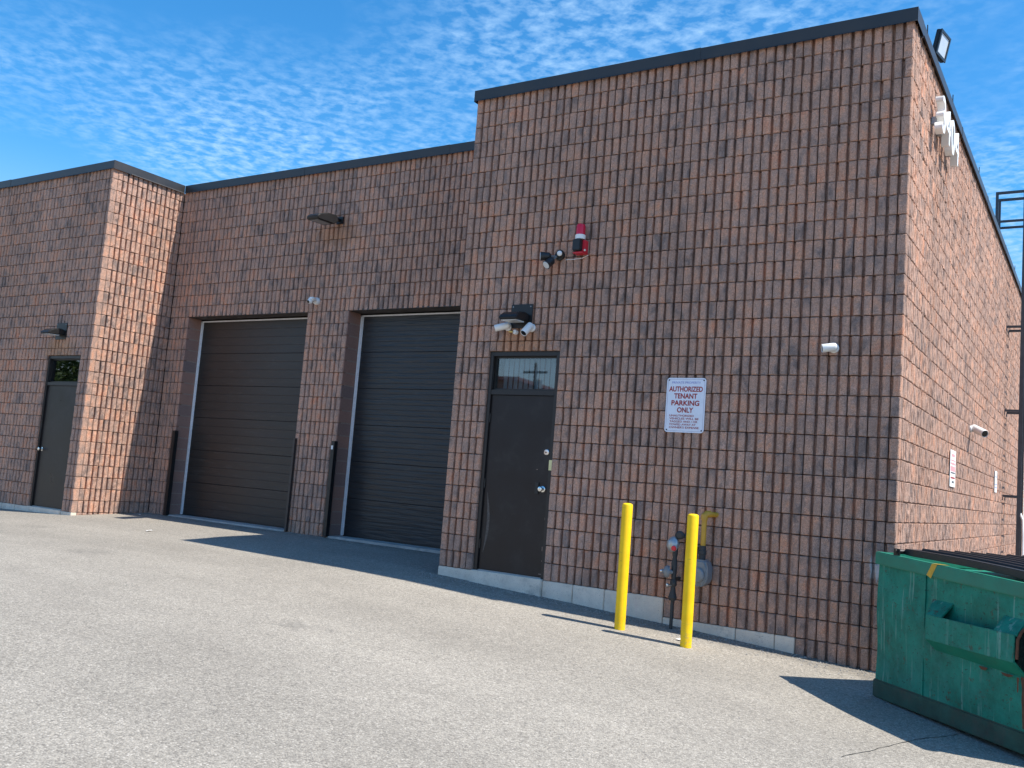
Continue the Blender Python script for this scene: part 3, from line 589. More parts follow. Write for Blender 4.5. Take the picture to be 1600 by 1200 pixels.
# ------------------------------------------------------------------ yellow bollards
def bollard(x, y, h, label):
    z = gz(x, y); o = thing('bollard', label, 'bollard', (x, y, z - 0.02), 0, 'yellow bollards by the gas meter')
    MB().lathe((0, 0, -0.1), (0, 0, 1), [(0.055, 0), (0.055, h + 0.095), (0.053, h + 0.105)], 32).build('pipe', 'bollard_yellow', o)
    MB().lathe((0, 0, h + 0.005), (0, 0, 1), [(0.053, 0), (0.049, 0.008), (0.036, 0.014), (0.014, 0.017)], 32).build('cap', 'bollard_yellow', o)
bollard(2.82, -0.66, 1.27, 'yellow steel bollard standing alone, farther from the gas meter')
bollard(3.57, -0.75, 1.27, 'yellow steel bollard right in front of the gas meter')

# ------------------------------------------------------------------ gas meter set
G = thing('gas_meter', 'grey gas meter with pipes and regulator on the wall behind a yellow bollard', 'gas meter', (3.46, -0.15, 0.05))
def gp(x, y, z): return (x - 3.46, y + 0.15, z - 0.05)
MB().path([gp(3.46, -0.15, 0.99), gp(3.46, -0.15, 1.29), gp(3.468, -0.135, 1.312), gp(3.49, -0.11, 1.32), gp(3.52, -0.05, 1.32), gp(3.535, 0.04, 1.32)], 0.027, 16).build('outlet_pipe', 'pipe_yellow', G)
MB().path([gp(3.46, -0.15, 1.262), gp(3.46, -0.15, 1.30), gp(3.475, -0.128, 1.32), gp(3.497, -0.095, 1.322)], 0.037, 16).build('elbow', 'pipe_yellow', G)
MB().lathe(gp(3.458, -0.15, 0.845), (0, 0, 1), [(0.036, 0), (0.036, 0.06), (0.044, 0.065), (0.044, 0.10), (0.036, 0.105), (0.036, 0.15)], 12).build('coupling', 'meter_dark', G)
body = MB().ext([gp(3.345, -0.23, 0.70), gp(3.365, -0.23, 0.80), gp(3.40, -0.23, 0.855), gp(3.52, -0.23, 0.855), gp(3.55, -0.23, 0.78), gp(3.55, -0.23, 0.66), gp(3.52, -0.23, 0.60), gp(3.46, -0.23, 0.575), gp(3.39, -0.23, 0.60)], (0, 0.17, 0)).build('meter_body', 'meter_grey', G, bevel=0.02, seg=3)
MB().lathe(gp(3.45, -0.232, 0.70), (0, -1, 0), [(0.075, 0), (0.075, 0.022), (0.062, 0.034), (0.02, 0.036)], 24).build('dial_cover', 'meter_grey', G)
MB().lathe(gp(3.375, -0.15, 0.845), (0, 0, 1), [(0.030, 0), (0.030, 0.10), (0.038, 0.102), (0.038, 0.13), (0.024, 0.135)], 12).build('coupling', 'meter_dark', G)
MB().path([gp(3.16, -0.15, 0.02), gp(3.16, -0.15, 0.42)], 0.018, 12).build('riser_pipe', 'meter_dark', G)
MB().lathe(gp(3.16, -0.15, 0.40), (0, 0, 1), [(0.034, 0), (0.046, 0.03), (0.030, 0.09), (0.024, 0.14), (0.036, 0.16), (0.036, 0.20), (0.024, 0.22), (0.030, 0.30), (0.030, 0.40), (0.022, 0.44), (0.030, 0.48), (0.030, 0.54), (0.022, 0.56)], 14).build('valve_body', 'meter_dark', G)
MB().path([gp(3.16, -0.15, 0.92), gp(3.165, -0.15, 1.04), gp(3.20, -0.15, 1.075), gp(3.34, -0.15, 1.075), gp(3.372, -0.15, 1.05), gp(3.375, -0.15, 0.96)], 0.023, 12).build('inlet_pipe', 'meter_dark', G)
MB().lathe(gp(3.215, -0.17, 1.08), (0, -1, 0), [(0.045, 0), (0.045, 0.02), (0.03, 0.035)], 14).build('union_cap', 'meter_dark', G)
MB().lathe(gp(3.155, -0.15, 0.975), (-0.55, -0.8, 0.1), [(0.04, -0.03), (0.055, 0.01), (0.078, 0.014), (0.084, 0.026), (0.084, 0.036), (0.078, 0.046), (0.05, 0.075), (0.03, 0.085)], 24).build('regulator', 'regulator', G)
MB().lathe(gp(3.175, -0.17, 0.965), (0.1, -0.9, -0.25), [(0.03, 0), (0.03, 0.07), (0.024, 0.075)], 14).build('vent_neck', 'regulator', G)
MB().lathe(gp(3.182, -0.235, 0.947), (0.1, -0.9, -0.25), [(0.026, 0), (0.028, 0.022), (0.018, 0.03)], 14).build('vent_cap', 'red_plastic', G)
MB().lathe(gp(3.15, -0.16, 0.69), (-0.85, -0.5, 0.05), [(0.022, 0), (0.026, 0.035), (0.062, 0.04), (0.066, 0.065), (0.05, 0.085), (0.022, 0.10), (0.015, 0.12)], 20).build('service_regulator', 'meter_grey', G)
MB().lathe(gp(3.06, -0.215, 0.695), (-0.85, -0.5, 0.05), [(0.012, 0), (0.018, 0.012), (0.012, 0.03)], 10).build('plug', 'chrome', G)
MB().lathe(gp(3.145, -0.175, 0.555), (-0.6, -0.8, 0), [(0.013, 0), (0.013, 0.03), (0.020, 0.034), (0.020, 0.052), (0.01, 0.056)], 10).build('valve_nut', 'chrome', G)
for z in (0.62, 1.075): MB().box(*gp(3.14, -0.13, z - 0.015), *gp(3.18, 0.0, z + 0.015)).build('bracket', 'meter_dark', G)

# ------------------------------------------------------------------ parking sign
sx0, sx1, sz0, sz1 = 2.893, 3.342, 2.165, 2.758; scx = (sx0 + sx1) / 2
P = thing('parking_sign', 'white sign reading AUTHORIZED TENANT PARKING ONLY on the block wall', 'sign', (scx, -0.012, sz0))
def rr(w, h, r, n=6):
    out = []
    for cx, cz, a0 in ((w / 2 - r, h - r, 0), (-w / 2 + r, h - r, 90), (-w / 2 + r, r, 180), (w / 2 - r, r, 270)):
        for k in range(n + 1): a = math.radians(a0 + 90 * k / n); out.append((cx + r * math.cos(a), cz + r * math.sin(a)))
    return out
Wd, Hd = sx1 - sx0, sz1 - sz0
MB().ext([(x, 0, z) for x, z in rr(Wd, Hd, 0.035)], (0, 0.004, 0)).build('plate', 'sign_white', P, smooth=False)
a = rr(Wd - 0.028, Hd - 0.028, 0.028); b = rr(Wd - 0.034, Hd - 0.034, 0.025); n = len(a)
MB().add([(x, -0.0006, z + 0.014) for x, z in a] + [(x, -0.0006, z + 0.017) for x, z in b], [(i, (i + 1) % n, n + (i + 1) % n, n + i) for i in range(n)]).build('border', 'sign_border', P, smooth=False)
RX = (math.pi / 2, 0, 0)
def st_(body, zc, size, mat, width, bold, xoff=0.0):
    o = text_obj('lettering', body, size, mat, P, (xoff, -0.0012, zc), RX, 0.0004, bold=bold)
    xs_ = [v.co.x for v in o.data.vertices]; w0 = max(xs_) - min(xs_); o.scale = (width / w0, 1, 1); return o
st_('PRIVATE PROPERTY', 0.540, 0.034, 'sign_blue', 0.33, 0.0004)
for body, z, w in (('AUTHORIZED', 0.468, 0.385), ('TENANT', 0.392, 0.265), ('PARKING', 0.316, 0.32), ('ONLY', 0.240, 0.185)): st_(body, z, 0.076, 'sign_red', w, 0.0022)
for body, z, w, xo in (('UNAUTHORIZED', 0.180, 0.28, -0.035), ('VEHICLES WILL BE', 0.148, 0.335, -0.005), ('TAGGED AND / OR', 0.116, 0.32, -0.01), ('TOWED AWAY AT', 0.084, 0.305, -0.02), ("OWNER'S EXPENSE", 0.052, 0.34, -0.002)): st_(body, z, 0.030, 'sign_red', w, 0.0004, xo)
for x in (-Wd / 2 + 0.025, Wd / 2 - 0.025):
    for z in (0.025, Hd - 0.025): MB().lathe((x, 0, z), (0, -1, 0), [(0.008, 0), (0.008, 0.003), (0.004, 0.005)], 10).build('screw', 'black_metal', P)

# ------------------------------------------------------------------ lamps
def door_lamp(x, label):
    o = thing('wall_lamp', label, 'wall lamp', (x, -0.002, 3.35), 0, 'wall lamps above the doors')
    MB().box(-0.155, -0.010, 0, 0.155, 0, 0.295).build('back_plate', 'black_metal', o, bevel=0.003)
    m = MB(); prof = [(-0.145, 0.055), (-0.01, 0.055)]; top = [( -0.145 + 0.0, 0.0)]
    pr = [(-0.010, 0.075), (-0.010, 0.165), (-0.10, 0.180), (-0.22, 0.160), (-0.30, 0.110), (-0.315, 0.075), (-0.29, 0.060), (-0.10, 0.068)]
    m.ext([(-0.135, y, z) for y, z in pr], (0.25, 0, 0)).build('head', 'black_metal', o, bevel=0.012, seg=3)
    MB().box(-0.115, -0.275, 0.052, 0.095, -0.09, 0.072).build('lens', 'lens_glass', o, bevel=0.003)
    for sx_ in (-0.125, 0.125): MB().lathe((sx_, -0.010, 0.265), (0, -1, 0), [(0.008, 0), (0.008, 0.004)], 10).build('screw', 'galvanised', o)
    return o
door_lamp(0.94, 'black wall lamp on a square plate above the door with blinds in its transom')
door_lamp(-8.64, 'black wall lamp on a square plate above the far left door')

LP = thing('led_wall_light', 'black flat LED area light sticking out high above the overhead doors', 'wall light', (-3.66, YM, 5.50))
MB().box(-0.07, -0.03, -0.06, 0.07, 0, 0.06).build('wall_mount', 'black_metal', LP, bevel=0.004)
MB().path([(0, -0.02, 0), (0, -0.12, 0.0), (0, -0.2, 0.005)], 0.032, 14).build('arm', 'black_metal', LP)
MB().ext([(-0.16, -0.14, -0.055), (-0.16, -0.17, 0.035), (-0.16, -0.38, 0.020), (-0.16, -0.56, -0.035), (-0.16, -0.62, -0.085), (-0.16, -0.60, -0.135), (-0.16, -0.22, -0.125)], (0.25, 0, 0)).build('head', 'black_metal', LP, bevel=0.014, seg=3)
MB().ext([(-0.11, -0.28, -0.120), (-0.11, -0.56, -0.128), (-0.11, -0.56, -0.140), (-0.11, -0.28, -0.134)], (0.16, 0, 0)).build('lens', 'galvanised', LP)

FLD = thing('floodlight', 'square dark framed floodlight standing above the roof edge of the sunlit wall', 'floodlight', (5.30, 1.2, 6.49))
e1, e2, nn = V(0.05, 0.30, 0), V(-0.055, 0.0, -0.27), None
nn = np.cross(e1, e2); nn = -nn / np.linalg.norm(nn); nn = nn if nn[0] > 0 else -nn
T0 = V(0.065, 0.0, 0.345)
def quadbox(o_, a_, b_, th): return [o_, o_ + a_, o_ + a_ + b_, o_ + b_], nn * th
pl, ex = quadbox(T0 - nn * 0.05, e1, e2, 0.046); MB().ext(pl, ex).build('housing', 'black_metal', FLD, bevel=0.006)
pl, ex = quadbox(T0 + e1 * 0.1 + e2 * 0.1 - nn * 0.003, e1 * 0.8, e2 * 0.8, 0.006); MB().ext(pl, ex).build('lens', 'lens_glass', FLD)
for a_, b_, o_ in ((e1, e2 * 0.1, T0), (e1, e2 * 0.1, T0 + e2 * 0.9), (e1 * 0.1, e2 * 0.8, T0 + e2 * 0.1), (e1 * 0.1, e2 * 0.8, T0 + e2 * 0.1 + e1 * 0.9)):
    pl, ex = quadbox(o_ - nn * 0.002, a_, b_, 0.014); MB().ext(pl, ex).build('bezel', 'black_metal', FLD, smooth=False)
MB().path([(-0.08, 0.15, 0.0), (-0.08, 0.15, 0.2), (0.0, 0.15, 0.215)], 0.014, 10).build('bracket', 'black_metal', FLD)

# security light with two heads, strobe siren, cable between them
ML = thing('security_light', 'black twin-head security light with a round sensor beside the red strobe', 'security light', (1.42, -0.002, 4.20))
MB().lathe((0, 0, 0.02), (0, -1, 0), [(0.062, 0), (0.062, 0.03), (0.05, 0.04), (0.02, 0.042)], 24).build('base', 'black_plastic', ML)
MB().ball((0.035, -0.075, 0.03), 0.045).build('sensor', 'black_plastic', ML)
MB().lathe((0.045, -0.10, 0.022), (0.35, -0.9, -0.15), [(0.032, 0), (0.030, 0.014), (0.016, 0.024)], 18).build('sensor_lens', 'white_plastic', ML)
for dx_, dy_, dz_ in ((-0.9, -0.55, -0.05), (-0.35, -0.75, -0.75)):
    d_ = V(dx_, dy_, dz_); d_ /= np.linalg.norm(d_); b0 = V(-0.02, -0.05, 0.0)
    MB().path([b0, b0 + d_ * 0.08], 0.012, 10).build('arm', 'meter_grey', ML)
    hd = MB()._lathe(b0 + d_ * 0.07, d_, [(0.028, 0), (0.046, 0.02), (0.052, 0.10), (0.056, 0.125), (0.05, 0.126)], 16).build('lamp_head', 'black_plastic', ML)
    MB()._lathe(b0 + d_ * 0.196, d_, [(0.048, 0), (0.044, 0.006)], 16).build('lens', 'lens_glass', hd)
SR = thing('strobe_siren', 'red alarm strobe over a black and red siren box high on the wall', 'alarm siren', (1.72, -0.002, 4.22))
MB().box(-0.060, -0.085, 0.0, 0.070, 0, 0.15).build('siren_box', 'red_plastic', SR, bevel=0.006)
MB().box(-0.066, -0.150, 0.015, 0.040, -0.083, 0.150).build('horn', 'black_plastic', SR, bevel=0.008)
MB().ext([(-0.070, -0.12, -0.012), (0.060, -0.12, -0.012), (0.075, 0, -0.012), (-0.075, 0, -0.012)], (0, 0, 0.012)).build('lower_flange', 'red_plastic', SR, bevel=0.003)
MB().lathe((-0.005, -0.075, 0.158), (0, 0, 1), [(0.062, 0), (0.062, 0.05), (0.055, 0.055)], 20).build('strobe_base', 'white_plastic', SR)
MB().lathe((-0.005, -0.075, 0.213), (0, 0, 1), [(0.055, 0), (0.055, 0.10), (0.045, 0.125), (0.02, 0.135)], 20).build('strobe_lens', 'red_lens', SR)
MB().ball((0.068, -0.08, 0.025), 0.013).build('tamper_screw', 'white_plastic', SR)
tag(MB().path([(1.50, -0.008, 4.165), (1.60, -0.010, 4.163), (1.72, -0.010, 4.17), (1.80, -0.008, 4.20)], 0.004, 6).build('cable', 'white_plastic'), 'thin white cable running from the security light to the strobe', 'cable')

# ------------------------------------------------------------------ cameras
def bullet(name, label, base, nrm, aim, r=0.040, ln=0.16, hood=True):
    o = thing(name, label, 'camera', base, 0, 'white security cameras'); n_ = V(*nrm); n_ /= np.linalg.norm(n_); a_ = V(*aim); a_ /= np.linalg.norm(a_)
    MB().lathe((0, 0, 0), n_, [(0.050, 0), (0.050, 0.018), (0.040, 0.028), (0.015, 0.03)], 20).build('mount', 'white_plastic', o)
    j = n_ * 0.075; MB().path([n_ * 0.02, j], 0.014, 12).build('stem', 'white_plastic', o); MB().ball(j, 0.026).build('joint', 'white_plastic', o)
    s0 = j - a_ * ln * 0.25
    MB()._lathe(s0, a_, [(r * 0.6, -0.012), (r * 0.9, 0), (r, 0.015), (r, ln), (r * 0.94, ln + 0.004), (r * 0.9, ln - 0.004), (0.01, ln - 0.005)], 22).build('housing', 'white_plastic', o)
    MB()._lathe(s0 + a_ * (ln - 0.004), a_, [(r * 0.82, 0), (r * 0.8, 0.003)], 18).build('lens', 'lens_hole_dark', o)
    return o
bullet('security_camera', 'white bullet camera left of the lamp above the right-hand door', (0.76, -0.002, 3.37), (0, -1, 0), (-0.80, -0.5, -0.30), 0.042, 0.17)
bullet('security_camera', 'white bullet camera right of the lamp, aimed down beside the door', (1.10, -0.002, 3.35), (0, -1, 0), (-0.15, -0.55, -0.62), 0.045, 0.16)
bullet('security_camera', 'white bullet camera right of the parking sign, near the building corner', (4.655, -0.002, 3.07), (0, -1, 0), (-0.88, -0.42, -0.20), 0.042, 0.13)
bullet('security_camera', 'white bullet camera on the sunlit side wall above the narrow signs', (5.302, 5.25, 2.74), (1, 0, 0), (0.62, -0.70, -0.34), 0.055, 0.28)
TU = thing('turret_camera', 'white turret camera on the block pier between the overhead doors', 'camera', (-4.0, YM - 0.002, 4.16))
MB().lathe((0, 0, 0.01), (0, -1, 0), [(0.06, 0), (0.06, 0.03), (0.055, 0.05), (0.045, 0.06)], 20).build('mount', 'white_plastic', TU)
MB().ext([(-0.055, -0.05, -0.02), (0.055, -0.05, 0.0), (0.055, -0.05, 0.055), (-0.055, -0.05, 0.055)], (0, -0.12, 0)).build('housing', 'white_plastic', TU, bevel=0.018, seg=3)
MB().ball((-0.015, -0.15, -0.015), 0.045).build('eyeball', 'white_plastic', TU)
MB().lathe((-0.02, -0.186, -0.03), (-0.1, -0.9, -0.35), [(0.024, 0), (0.020, 0.010), (0.008, 0.012)], 16).build('lens', 'lens_hole_dark', TU)
SK_ = thing('junction_socket', 'small white and brass socket hanging under the lamp between two cameras', 'socket', (0.87, -0.003, 3.30))
MB().lathe((0.01, 0, 0), (0, -1, 0), [(0.030, 0), (0.030, 0.04), (0.024, 0.05)], 16).build('housing', 'white_plastic', SK_)
MB().lathe((-0.01, -0.05, 0), (-0.8, -0.6, 0), [(0.014, 0), (0.018, 0.02), (0.012, 0.05)], 12).build('fitting', 'brass', SK_)

# ------------------------------------------------------------------ street number on the side wall
NS = thing('street_number', 'raised white channel numerals high on the sunlit side wall', 'numerals', (5.302, 0.90, 5.57))
RY = (math.pi / 2, 0, math.pi / 2)
yy = 0.28
for ch, wd in (('3', 0.34), ('4', 0.40), ('0', 0.36), ('4', 0.38)):
    o = text_obj('numeral', ch, 0.57, 'white_letter', NS, (0.085, yy, 0.225), RY, 0.040, bold=0.004); yy += 0.35
for k in range(4): MB().box(0.0, 0.28 + 0.35 * k - 0.03, 0.16, 0.05, 0.28 + 0.35 * k + 0.03, 0.24).build('standoff', 'galvanised', NS)

# narrow signs on the side wall
def side_sign(name, label, y0, y1, z0, z1, bands):
    o = thing(name, label, 'sign', (5.309, y0, z0)); w, h = y1 - y0, z1 - z0
    MB().box(0, 0, 0, 0.004, w, h).build('plate', 'white_letter', o)
    for (a_, b_, c_, d_, m_) in bands: MB().box(0.0042, a_ * w, b_ * h, 0.0050, c_ * w, d_ * h).build('printing', m_, o, smooth=False)
    return o
side_sign('side_wall_sign', 'white and pink printed sign on the sunlit side wall below the camera', 3.30, 3.78, 1.86, 2.32,
          [(0.08, 0.42, 0.92, 0.56, 'sign_pink'), (0.1, 0.60, 0.9, 0.66, 'sign_pink'), (0.12, 0.70, 0.88, 0.74, 'sign_pink'), (0.35, 0.10, 0.75, 0.16, 'sign_dark'), (0.12, 0.36, 0.9, 0.40, 'sign_dark'), (0.12, 0.22, 0.9, 0.27, 'sign_red'), (0.2, 0.82, 0.8, 0.9, 'sign_pink')])
side_sign('side_wall_sign', 'plain white sign near the ladder on the sunlit side wall', 8.72, 9.1, 1.95, 2.32, [(0.1, 0.2, 0.9, 0.25, 'sign_blue'), (0.1, 0.35, 0.9, 0.40, 'sign_blue'), (0.15, 0.7, 0.85, 0.76, 'sign_blue')])

# ------------------------------------------------------------------ roof ladder
LD = thing('roof_ladder', 'dark steel roof ladder with walk-through handrails on the sunlit side wall', 'ladder', (5.55, 10.3, -0.05))
for y in (0.0, 0.46):
    MB().box(-0.012, y - 0.012, 0.15, 0.058, y + 0.012, 7.84).build('stringer', 'ladder_steel', LD, bevel=0.003)
    MB().box(-0.49, y - 0.022, 7.79, 0.058, y + 0.022, 7.838).build('top_rail', 'ladder_steel', LD, bevel=0.004)
    MB().box(-0.49, y - 0.022, 6.40, -0.44, y + 0.022, 7.788).build('roof_leg', 'ladder_steel', LD, bevel=0.004)
    MB().box(-0.438, y - 0.018, 7.225, -0.013, y + 0.018, 7.268).build('mid_rail', 'ladder_steel', LD, bevel=0.004)
    for z in (1.9, 3.5, 5.1): MB().ext([(-0.248, y - 0.03, z + 0.1), (-0.013, y - 0.03, z + 0.1), (-0.013, y - 0.03, z + 0.06), (-0.24, y - 0.03, z + 0.06), (-0.24, y - 0.03, z - 0.0), (-0.248, y - 0.03, z - 0.0)], (0, 0.06, 0)).build('wall_bracket', 'ladder_steel', LD, smooth=False)
for k in range(21): MB().path([(0.02, 0.013, 0.45 + 0.3 * k), (0.02, 0.447, 0.45 + 0.3 * k)], 0.012, 8).build('rung', 'ladder_steel', LD)
CD = MB().path([(5.66, 10.2, -0.2), (5.66, 10.2, 1.2), (5.65, 10.25, 1.5), (5.60, 10.32, 1.62)], 0.022, 10).build('conduit', 'white_plastic'); tag(CD, 'white conduit rising beside the foot of the roof ladder', 'conduit')

# ------------------------------------------------------------------ dumpster
DP = thing('dumpster', 'dented green steel dumpster with black plastic lids at the building corner', 'dumpster', (5.318, -0.858, -0.085), math.radians(-43.5))
LN, DW = 1.92, 1.75
def top(s): return 1.235 - 0.040 * s / 1.0
body = MB()
ns, nh = 16, 9; grid = []
for j in range(nh + 1):
    for i in range(ns + 1):
        s = 0.012 + (LN - 0.024) * i / ns; z = 0.165 + (top(s) - 0.10 - 0.165) * j / nh
        dent = 0.014 * math.sin(3.1 * s + 1.3 * z * 4) * math.sin(math.pi * j / nh) + (RNG.normal(0, 0.0018) if 0 < j < nh else 0)
        grid.append((s, dent, z))
body.add(grid, [(j * (ns + 1) + i, j * (ns + 1) + i + 1, (j + 1) * (ns + 1) + i + 1, (j + 1) * (ns + 1) + i) for j in range(nh) for i in range(ns)])
body.build('side_sheet', 'dumpster_green', DP)
sh = MB().ext([(0.012, 0.025, 0.06), (LN - 0.012, 0.025, 0.06), (LN - 0.012, 0.025, top(LN) - 0.10), (0.012, 0.025, top(0) - 0.10)], (0, DW - 0.03, 0)).build('hopper', 'dumpster_green', DP, smooth=False)
MB().box(-0.006, -0.014, 0.02, LN + 0.006, DW, 0.168).build('base_skirt', 'dumpster_base', DP, bevel=0.010)
for x in (0.15, LN - 0.3):
    for y in (0.12, DW - 0.25): MB().box(x, y, -0.01, x + 0.14, y + 0.12, 0.03).build('foot', 'rust', DP)
MB().ext([(-0.012, -0.030, top(0) - 0.105), (LN + 0.012, -0.030, top(LN) - 0.105), (LN + 0.012, -0.030, top(LN)), (-0.012, -0.030, top(0))], (0, 0.065, 0)).build('top_rail', 'dumpster_lip', DP, bevel=0.007)
MB().ext([(-0.012, DW - 0.04, top(0) - 0.105), (LN + 0.012, DW - 0.04, top(LN) - 0.105), (LN + 0.012, DW - 0.04, top(LN)), (-0.012, DW - 0.04, top(0))], (0, 0.065, 0)).build('top_rail', 'dumpster_lip', DP, bevel=0.007)
MB().box(-0.012, 0.037, top(0) - 0.10, 0.05, DW - 0.042, top(0) - 0.002).build('top_rail', 'dumpster_lip', DP, bevel=0.007)
# welded fork sleeve: face plate, folded lower plate, sloped end gussets, dark plate for the shade in the open end
a0, a1, pr_ = 0.745, 1.65, 0.090; z1_, z0_ = 0.815, 0.625
MB().box(a0, -pr_ - 0.006, z0_, a1, -pr_ + 0.006, z1_).build('sleeve_face', 'dumpster_green', DP, bevel=0.003)
MB().ext([(a0, -pr_ - 0.004, z0_), (a1, -pr_ - 0.004, z0_), (a1 + 0.0, 0.006, z0_ - 0.095), (a0 + 0.02, 0.006, z0_ - 0.095)], (0, 0.012, 0.008)).build('sleeve_floor', 'dumpster_lip', DP, smooth=False)
for s0, s1, k0, k1 in ((a0, a0 + 0.16, -0.05, 0.02), (a1 - 0.20, a1 + 0.01, 0.0, 0.0)):
    MB().ext([(s0, -pr_, z1_), (s1, -pr_, z1_), (s1 + k1, 0.008, z1_ + 0.115), (s0 + k0, 0.008, z1_ + 0.115)], (0, 0.010, -0.010)).build('sleeve_gusset', 'dumpster_green', DP, smooth=False)
MB().ext([(a0, -pr_, z0_), (a0, -pr_, z1_), (a0 - 0.04, 0.01, z1_ + 0.11), (a0 + 0.02, 0.01, z0_ - 0.09)], (0.008, 0, 0)).build('sleeve_end', 'dumpster_green', DP, smooth=False)
hole = MB(); ang = [math.radians(x) for x in range(0, 181, 15)]
MB().ext([(a1 + 0.012, -pr_ + 0.02, z0_ + 0.0), (a1 + 0.012, 0.0, z0_ - 0.07), (a1 + 0.012, 0.0, z1_ + 0.04)] + [(a1 + 0.012, -0.040 + 0.040 * math.cos(t_), z1_ - 0.02 + 0.05 * math.sin(t_)) for t_ in ang[3:]], (-0.02, 0, 0)).build('sleeve_mouth_shade', 'lens_hole_dark', DP, smooth=False)  # near-black plate painted as the shaded inside of the sleeve
MB().path([(a1 + 0.02, -pr_, z0_ + 0.03), (a1 + 0.02, -pr_ + 0.005, z1_ - 0.03), (a1 + 0.022, -pr_ + 0.03, z1_ + 0.02), (a1 + 0.025, -0.03, z1_ + 0.05)], 0.010, 8).build('sleeve_rim', 'rust', DP)
st2 = MB(); 
for (sa_, za_, w_, l_) in ((1.66, 0.53, 0.030, 0.34), (1.60, 0.52, 0.012, 0.10), (1.27, 0.525, 0.05, 0.022), (1.50, 0.525, 0.06, 0.02)):
    n_ = 8; vs = []
    for k in range(n_ + 1): w2 = w_ * (1 - 0.6 * k / n_) * random.uniform(0.7, 1.2); vs += [(sa_ - w2, -0.0125, za_ - l_ * k / n_), (sa_ + w2, -0.0125, za_ - l_ * k / n_)]
    MB().add(vs, [(2 * i, 2 * i + 1, 2 * i + 3, 2 * i + 2) for i in range(n_)]).build('rust_streak', 'rust', DP, smooth=False)
# corner stiffener and lids
MB().box(0.60, -0.011, 0.17, 0.622, -0.003, top(0.6) - 0.106).build('stiffener', 'dumpster_green', DP)
for y0, y1 in ((0.055, 0.86), (0.885, DW - 0.05)):
    m = MB(); P_ = []
    n_ = 14
    for k in range(n_ + 1):
        s = 0.26 + (LN + 0.05 - 0.26) * k / n_; P_.append((s, top(s) + 0.062 + 0.014 * math.sin(math.pi * k / n_)))
    poly = [(s, y0, z) for s, z in P_] + [(s, y0, z - 0.055 if 0 < i < n_ else z - 0.05) for i, (s, z) in list(enumerate(P_))[::-1]]
    lid = m.ext(poly, (0, y1 - y0, 0)).build('lid', 'black_plastic', DP, bevel=0.006)
    for q in range(5):
        yq = y0 + 0.09 + (y1 - y0 - 0.18) * q / 4
        MB().path([(s, yq, z + 0.004) for s, z in P_[1:-1]], 0.016, 8).build('lid_rib', 'black_plastic', lid)
MB().path([(0.24, -0.02, top(0.2) + 0.03), (0.24, DW + 0.0, top(0.2) + 0.03)], 0.020, 12).build('hinge_rod', 'black_metal', DP)
for y in (-0.012, 0.87, DW - 0.03): MB().box(0.205, y, top(0.2) - 0.01, 0.275, y + 0.022, top(0.2) + 0.055).build('hinge_lug', 'black_metal', DP, bevel=0.006)
MB().add([(0.655, -0.0315, top(0.66) - 0.098), (0.705, -0.0315, top(0.7) - 0.118), (0.775, -0.0315, top(0.77) - 0.002), (0.715, -0.0315, top(0.71) - 0.002)], [(0, 1, 2, 3)]).add([(0.715, -0.03, top(0.71) + 0.002), (0.775, -0.03, top(0.77) + 0.002), (0.86, 0.03, top(0.8) + 0.004), (0.78, 0.03, top(0.8) + 0.004)], [(0, 1, 2, 3)]).build('tape_strip', 'tape', DP, smooth=False)

# ------------------------------------------------------------------ litter and grit
for x, y, sc_, lab in ((-5.14, -0.36, 0.055, 'small white paper scrap on the lot in front of the brown overhead door'), (3.42, -0.55, 0.035, 'white scrap lying at the foot of the bollard by the gas meter'), (-7.35, 1.05, 0.035, 'tiny white scrap at the base of the shaded return wall')):
    z = gz(x, y); m = MB(); vs = [(x + sc_ * math.cos(a_) * random.uniform(0.6, 1.2), y + sc_ * math.sin(a_) * random.uniform(0.6, 1.2), z + random.uniform(0.006, 0.03)) for a_ in np.linspace(0, 6.28, 8)[:-1]] + [(x, y, z + 0.02)]
    tag(m.add(vs, [(i, (i + 1) % 7, 7) for i in range(7)]).build('paper_scrap', 'paper', None, smooth=False), lab, 'litter', 'white scraps on the ground')
m = MB()
def pebble(x, y, r):
    z = gz(x, y); vs = [(x + r * math.cos(a_) * random.uniform(.6, 1.2), y + r * math.sin(a_) * random.uniform(.6, 1.2), z + r * .25) for a_ in (0, 1.57, 3.14, 4.71)] + [(x, y, z + r * .9), (x, y, z - r * .4)]
    m.add(vs, [(0, 1, 4), (1, 2, 4), (2, 3, 4), (3, 0, 4), (1, 0, 5), (2, 1, 5), (3, 2, 5), (0, 3, 5)])
for _ in range(1500):
    x = random.uniform(-0.2, 5.4); y = -0.02 - abs(random.gauss(0, 0.16)); pebble(x, y, random.uniform(0.004, 0.013))
for _ in range(350):
    x = random.uniform(-7.6, -0.1); y = 1.45 - abs(random.gauss(0, 0.10)); pebble(x, y, random.uniform(0.004, 0.012))
for _ in range(450): pebble(random.uniform(-9, 6), random.uniform(-6.5, -0.2), random.uniform(0.003, 0.009))
tag(m.build('gravel', 'gravel', None, smooth=False), 'loose grit along the foot of the walls', 'gravel', kind='stuff')

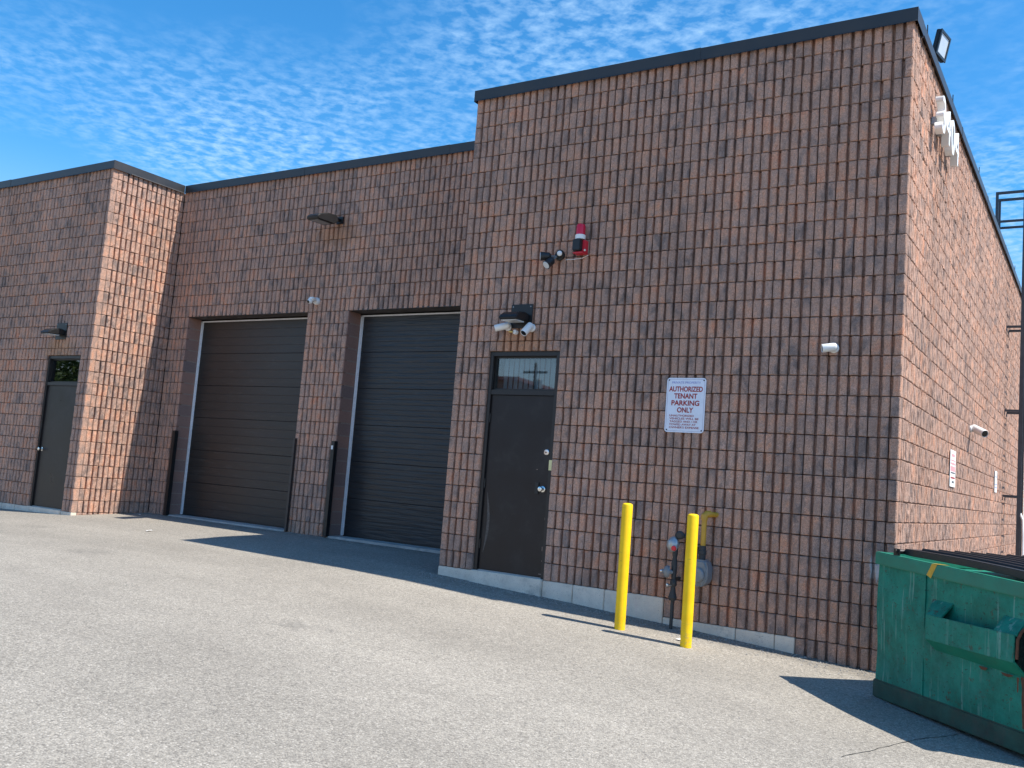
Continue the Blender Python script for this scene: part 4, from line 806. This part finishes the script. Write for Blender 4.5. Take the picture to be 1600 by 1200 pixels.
# ------------------------------------------------------------------ across the lot: seen as reflections in the transom panes
UP = thing('utility_pole', 'wooden utility pole with a crossarm, reflected in the transom of the right-hand door', 'utility pole', (-21.5, -37.0, -0.2))
MB().path([(0, 0, 0), (0, 0, 8.6)], [0.12, 0.08], 12).build('pole', 'wood_pole', UP)
MB().box(-0.8, -0.06, 8.0, 0.8, 0.06, 8.12).build('crossarm', 'wood_pole', UP)
MB().lathe((0.3, 0, 7.1), (0, 0, 1), [(0.16, 0), (0.16, 0.5), (0.12, 0.55)], 14).build('transformer', 'galvanised', UP)
NBD = thing('neighbouring_building', 'low red roofed building across the lot, reflected in the transom of the right-hand door', 'building', (-26.7, -43.1, -0.2), -0.15)
MB().box(-8, -40, 0, 0, 0, 8.3).build('wall', 'far_wall', NBD, smooth=False)
MB().box(-8.3, -40.3, 8.3, 0.3, 0.3, 8.55).build('roof', 'far_roof', NBD, smooth=False)
def tree(x, y, h, r, lab):
    o = thing('broadleaf_tree', lab, 'tree', (x, y, 0.1), 0, 'trees across the lot'); MB().path([(0, 0, 0), (0.1, 0, h * 0.4), (0, 0.1, h * 0.75)], [0.22, 0.16, 0.05], 8).build('trunk', 'bark', o)
    c = RNG.normal(0, 1, (14, 3)) * V(r * 0.5, r * 0.5, h * 0.17) + V(0, 0, h * 0.6); pts = c[RNG.integers(0, 14, 2200)] + RNG.normal(0, 1, (2200, 3)) * r * 0.26
    vs, fs = [], []
    for k, q in enumerate(pts):
        u = RNG.normal(0, 1, 3); u /= np.linalg.norm(u); w = np.cross(u, RNG.normal(0, 1, 3)); w /= np.linalg.norm(w); s_ = 0.17; vs += [q - u * s_, q + w * s_ * 0.6, q + u * s_, q - w * s_ * 0.6]; fs.append((4 * k, 4 * k + 1, 4 * k + 2, 4 * k + 3))
    MB().add(vs, fs).build('crown', 'leaf', o, smooth=False)
tree(-38, -19.5, 8.0, 3.2, 'leafy tree reflected on the left in the far door transom'); tree(-44, -21, 7.2, 3.4, 'leafy tree reflected on the right in the far door transom')
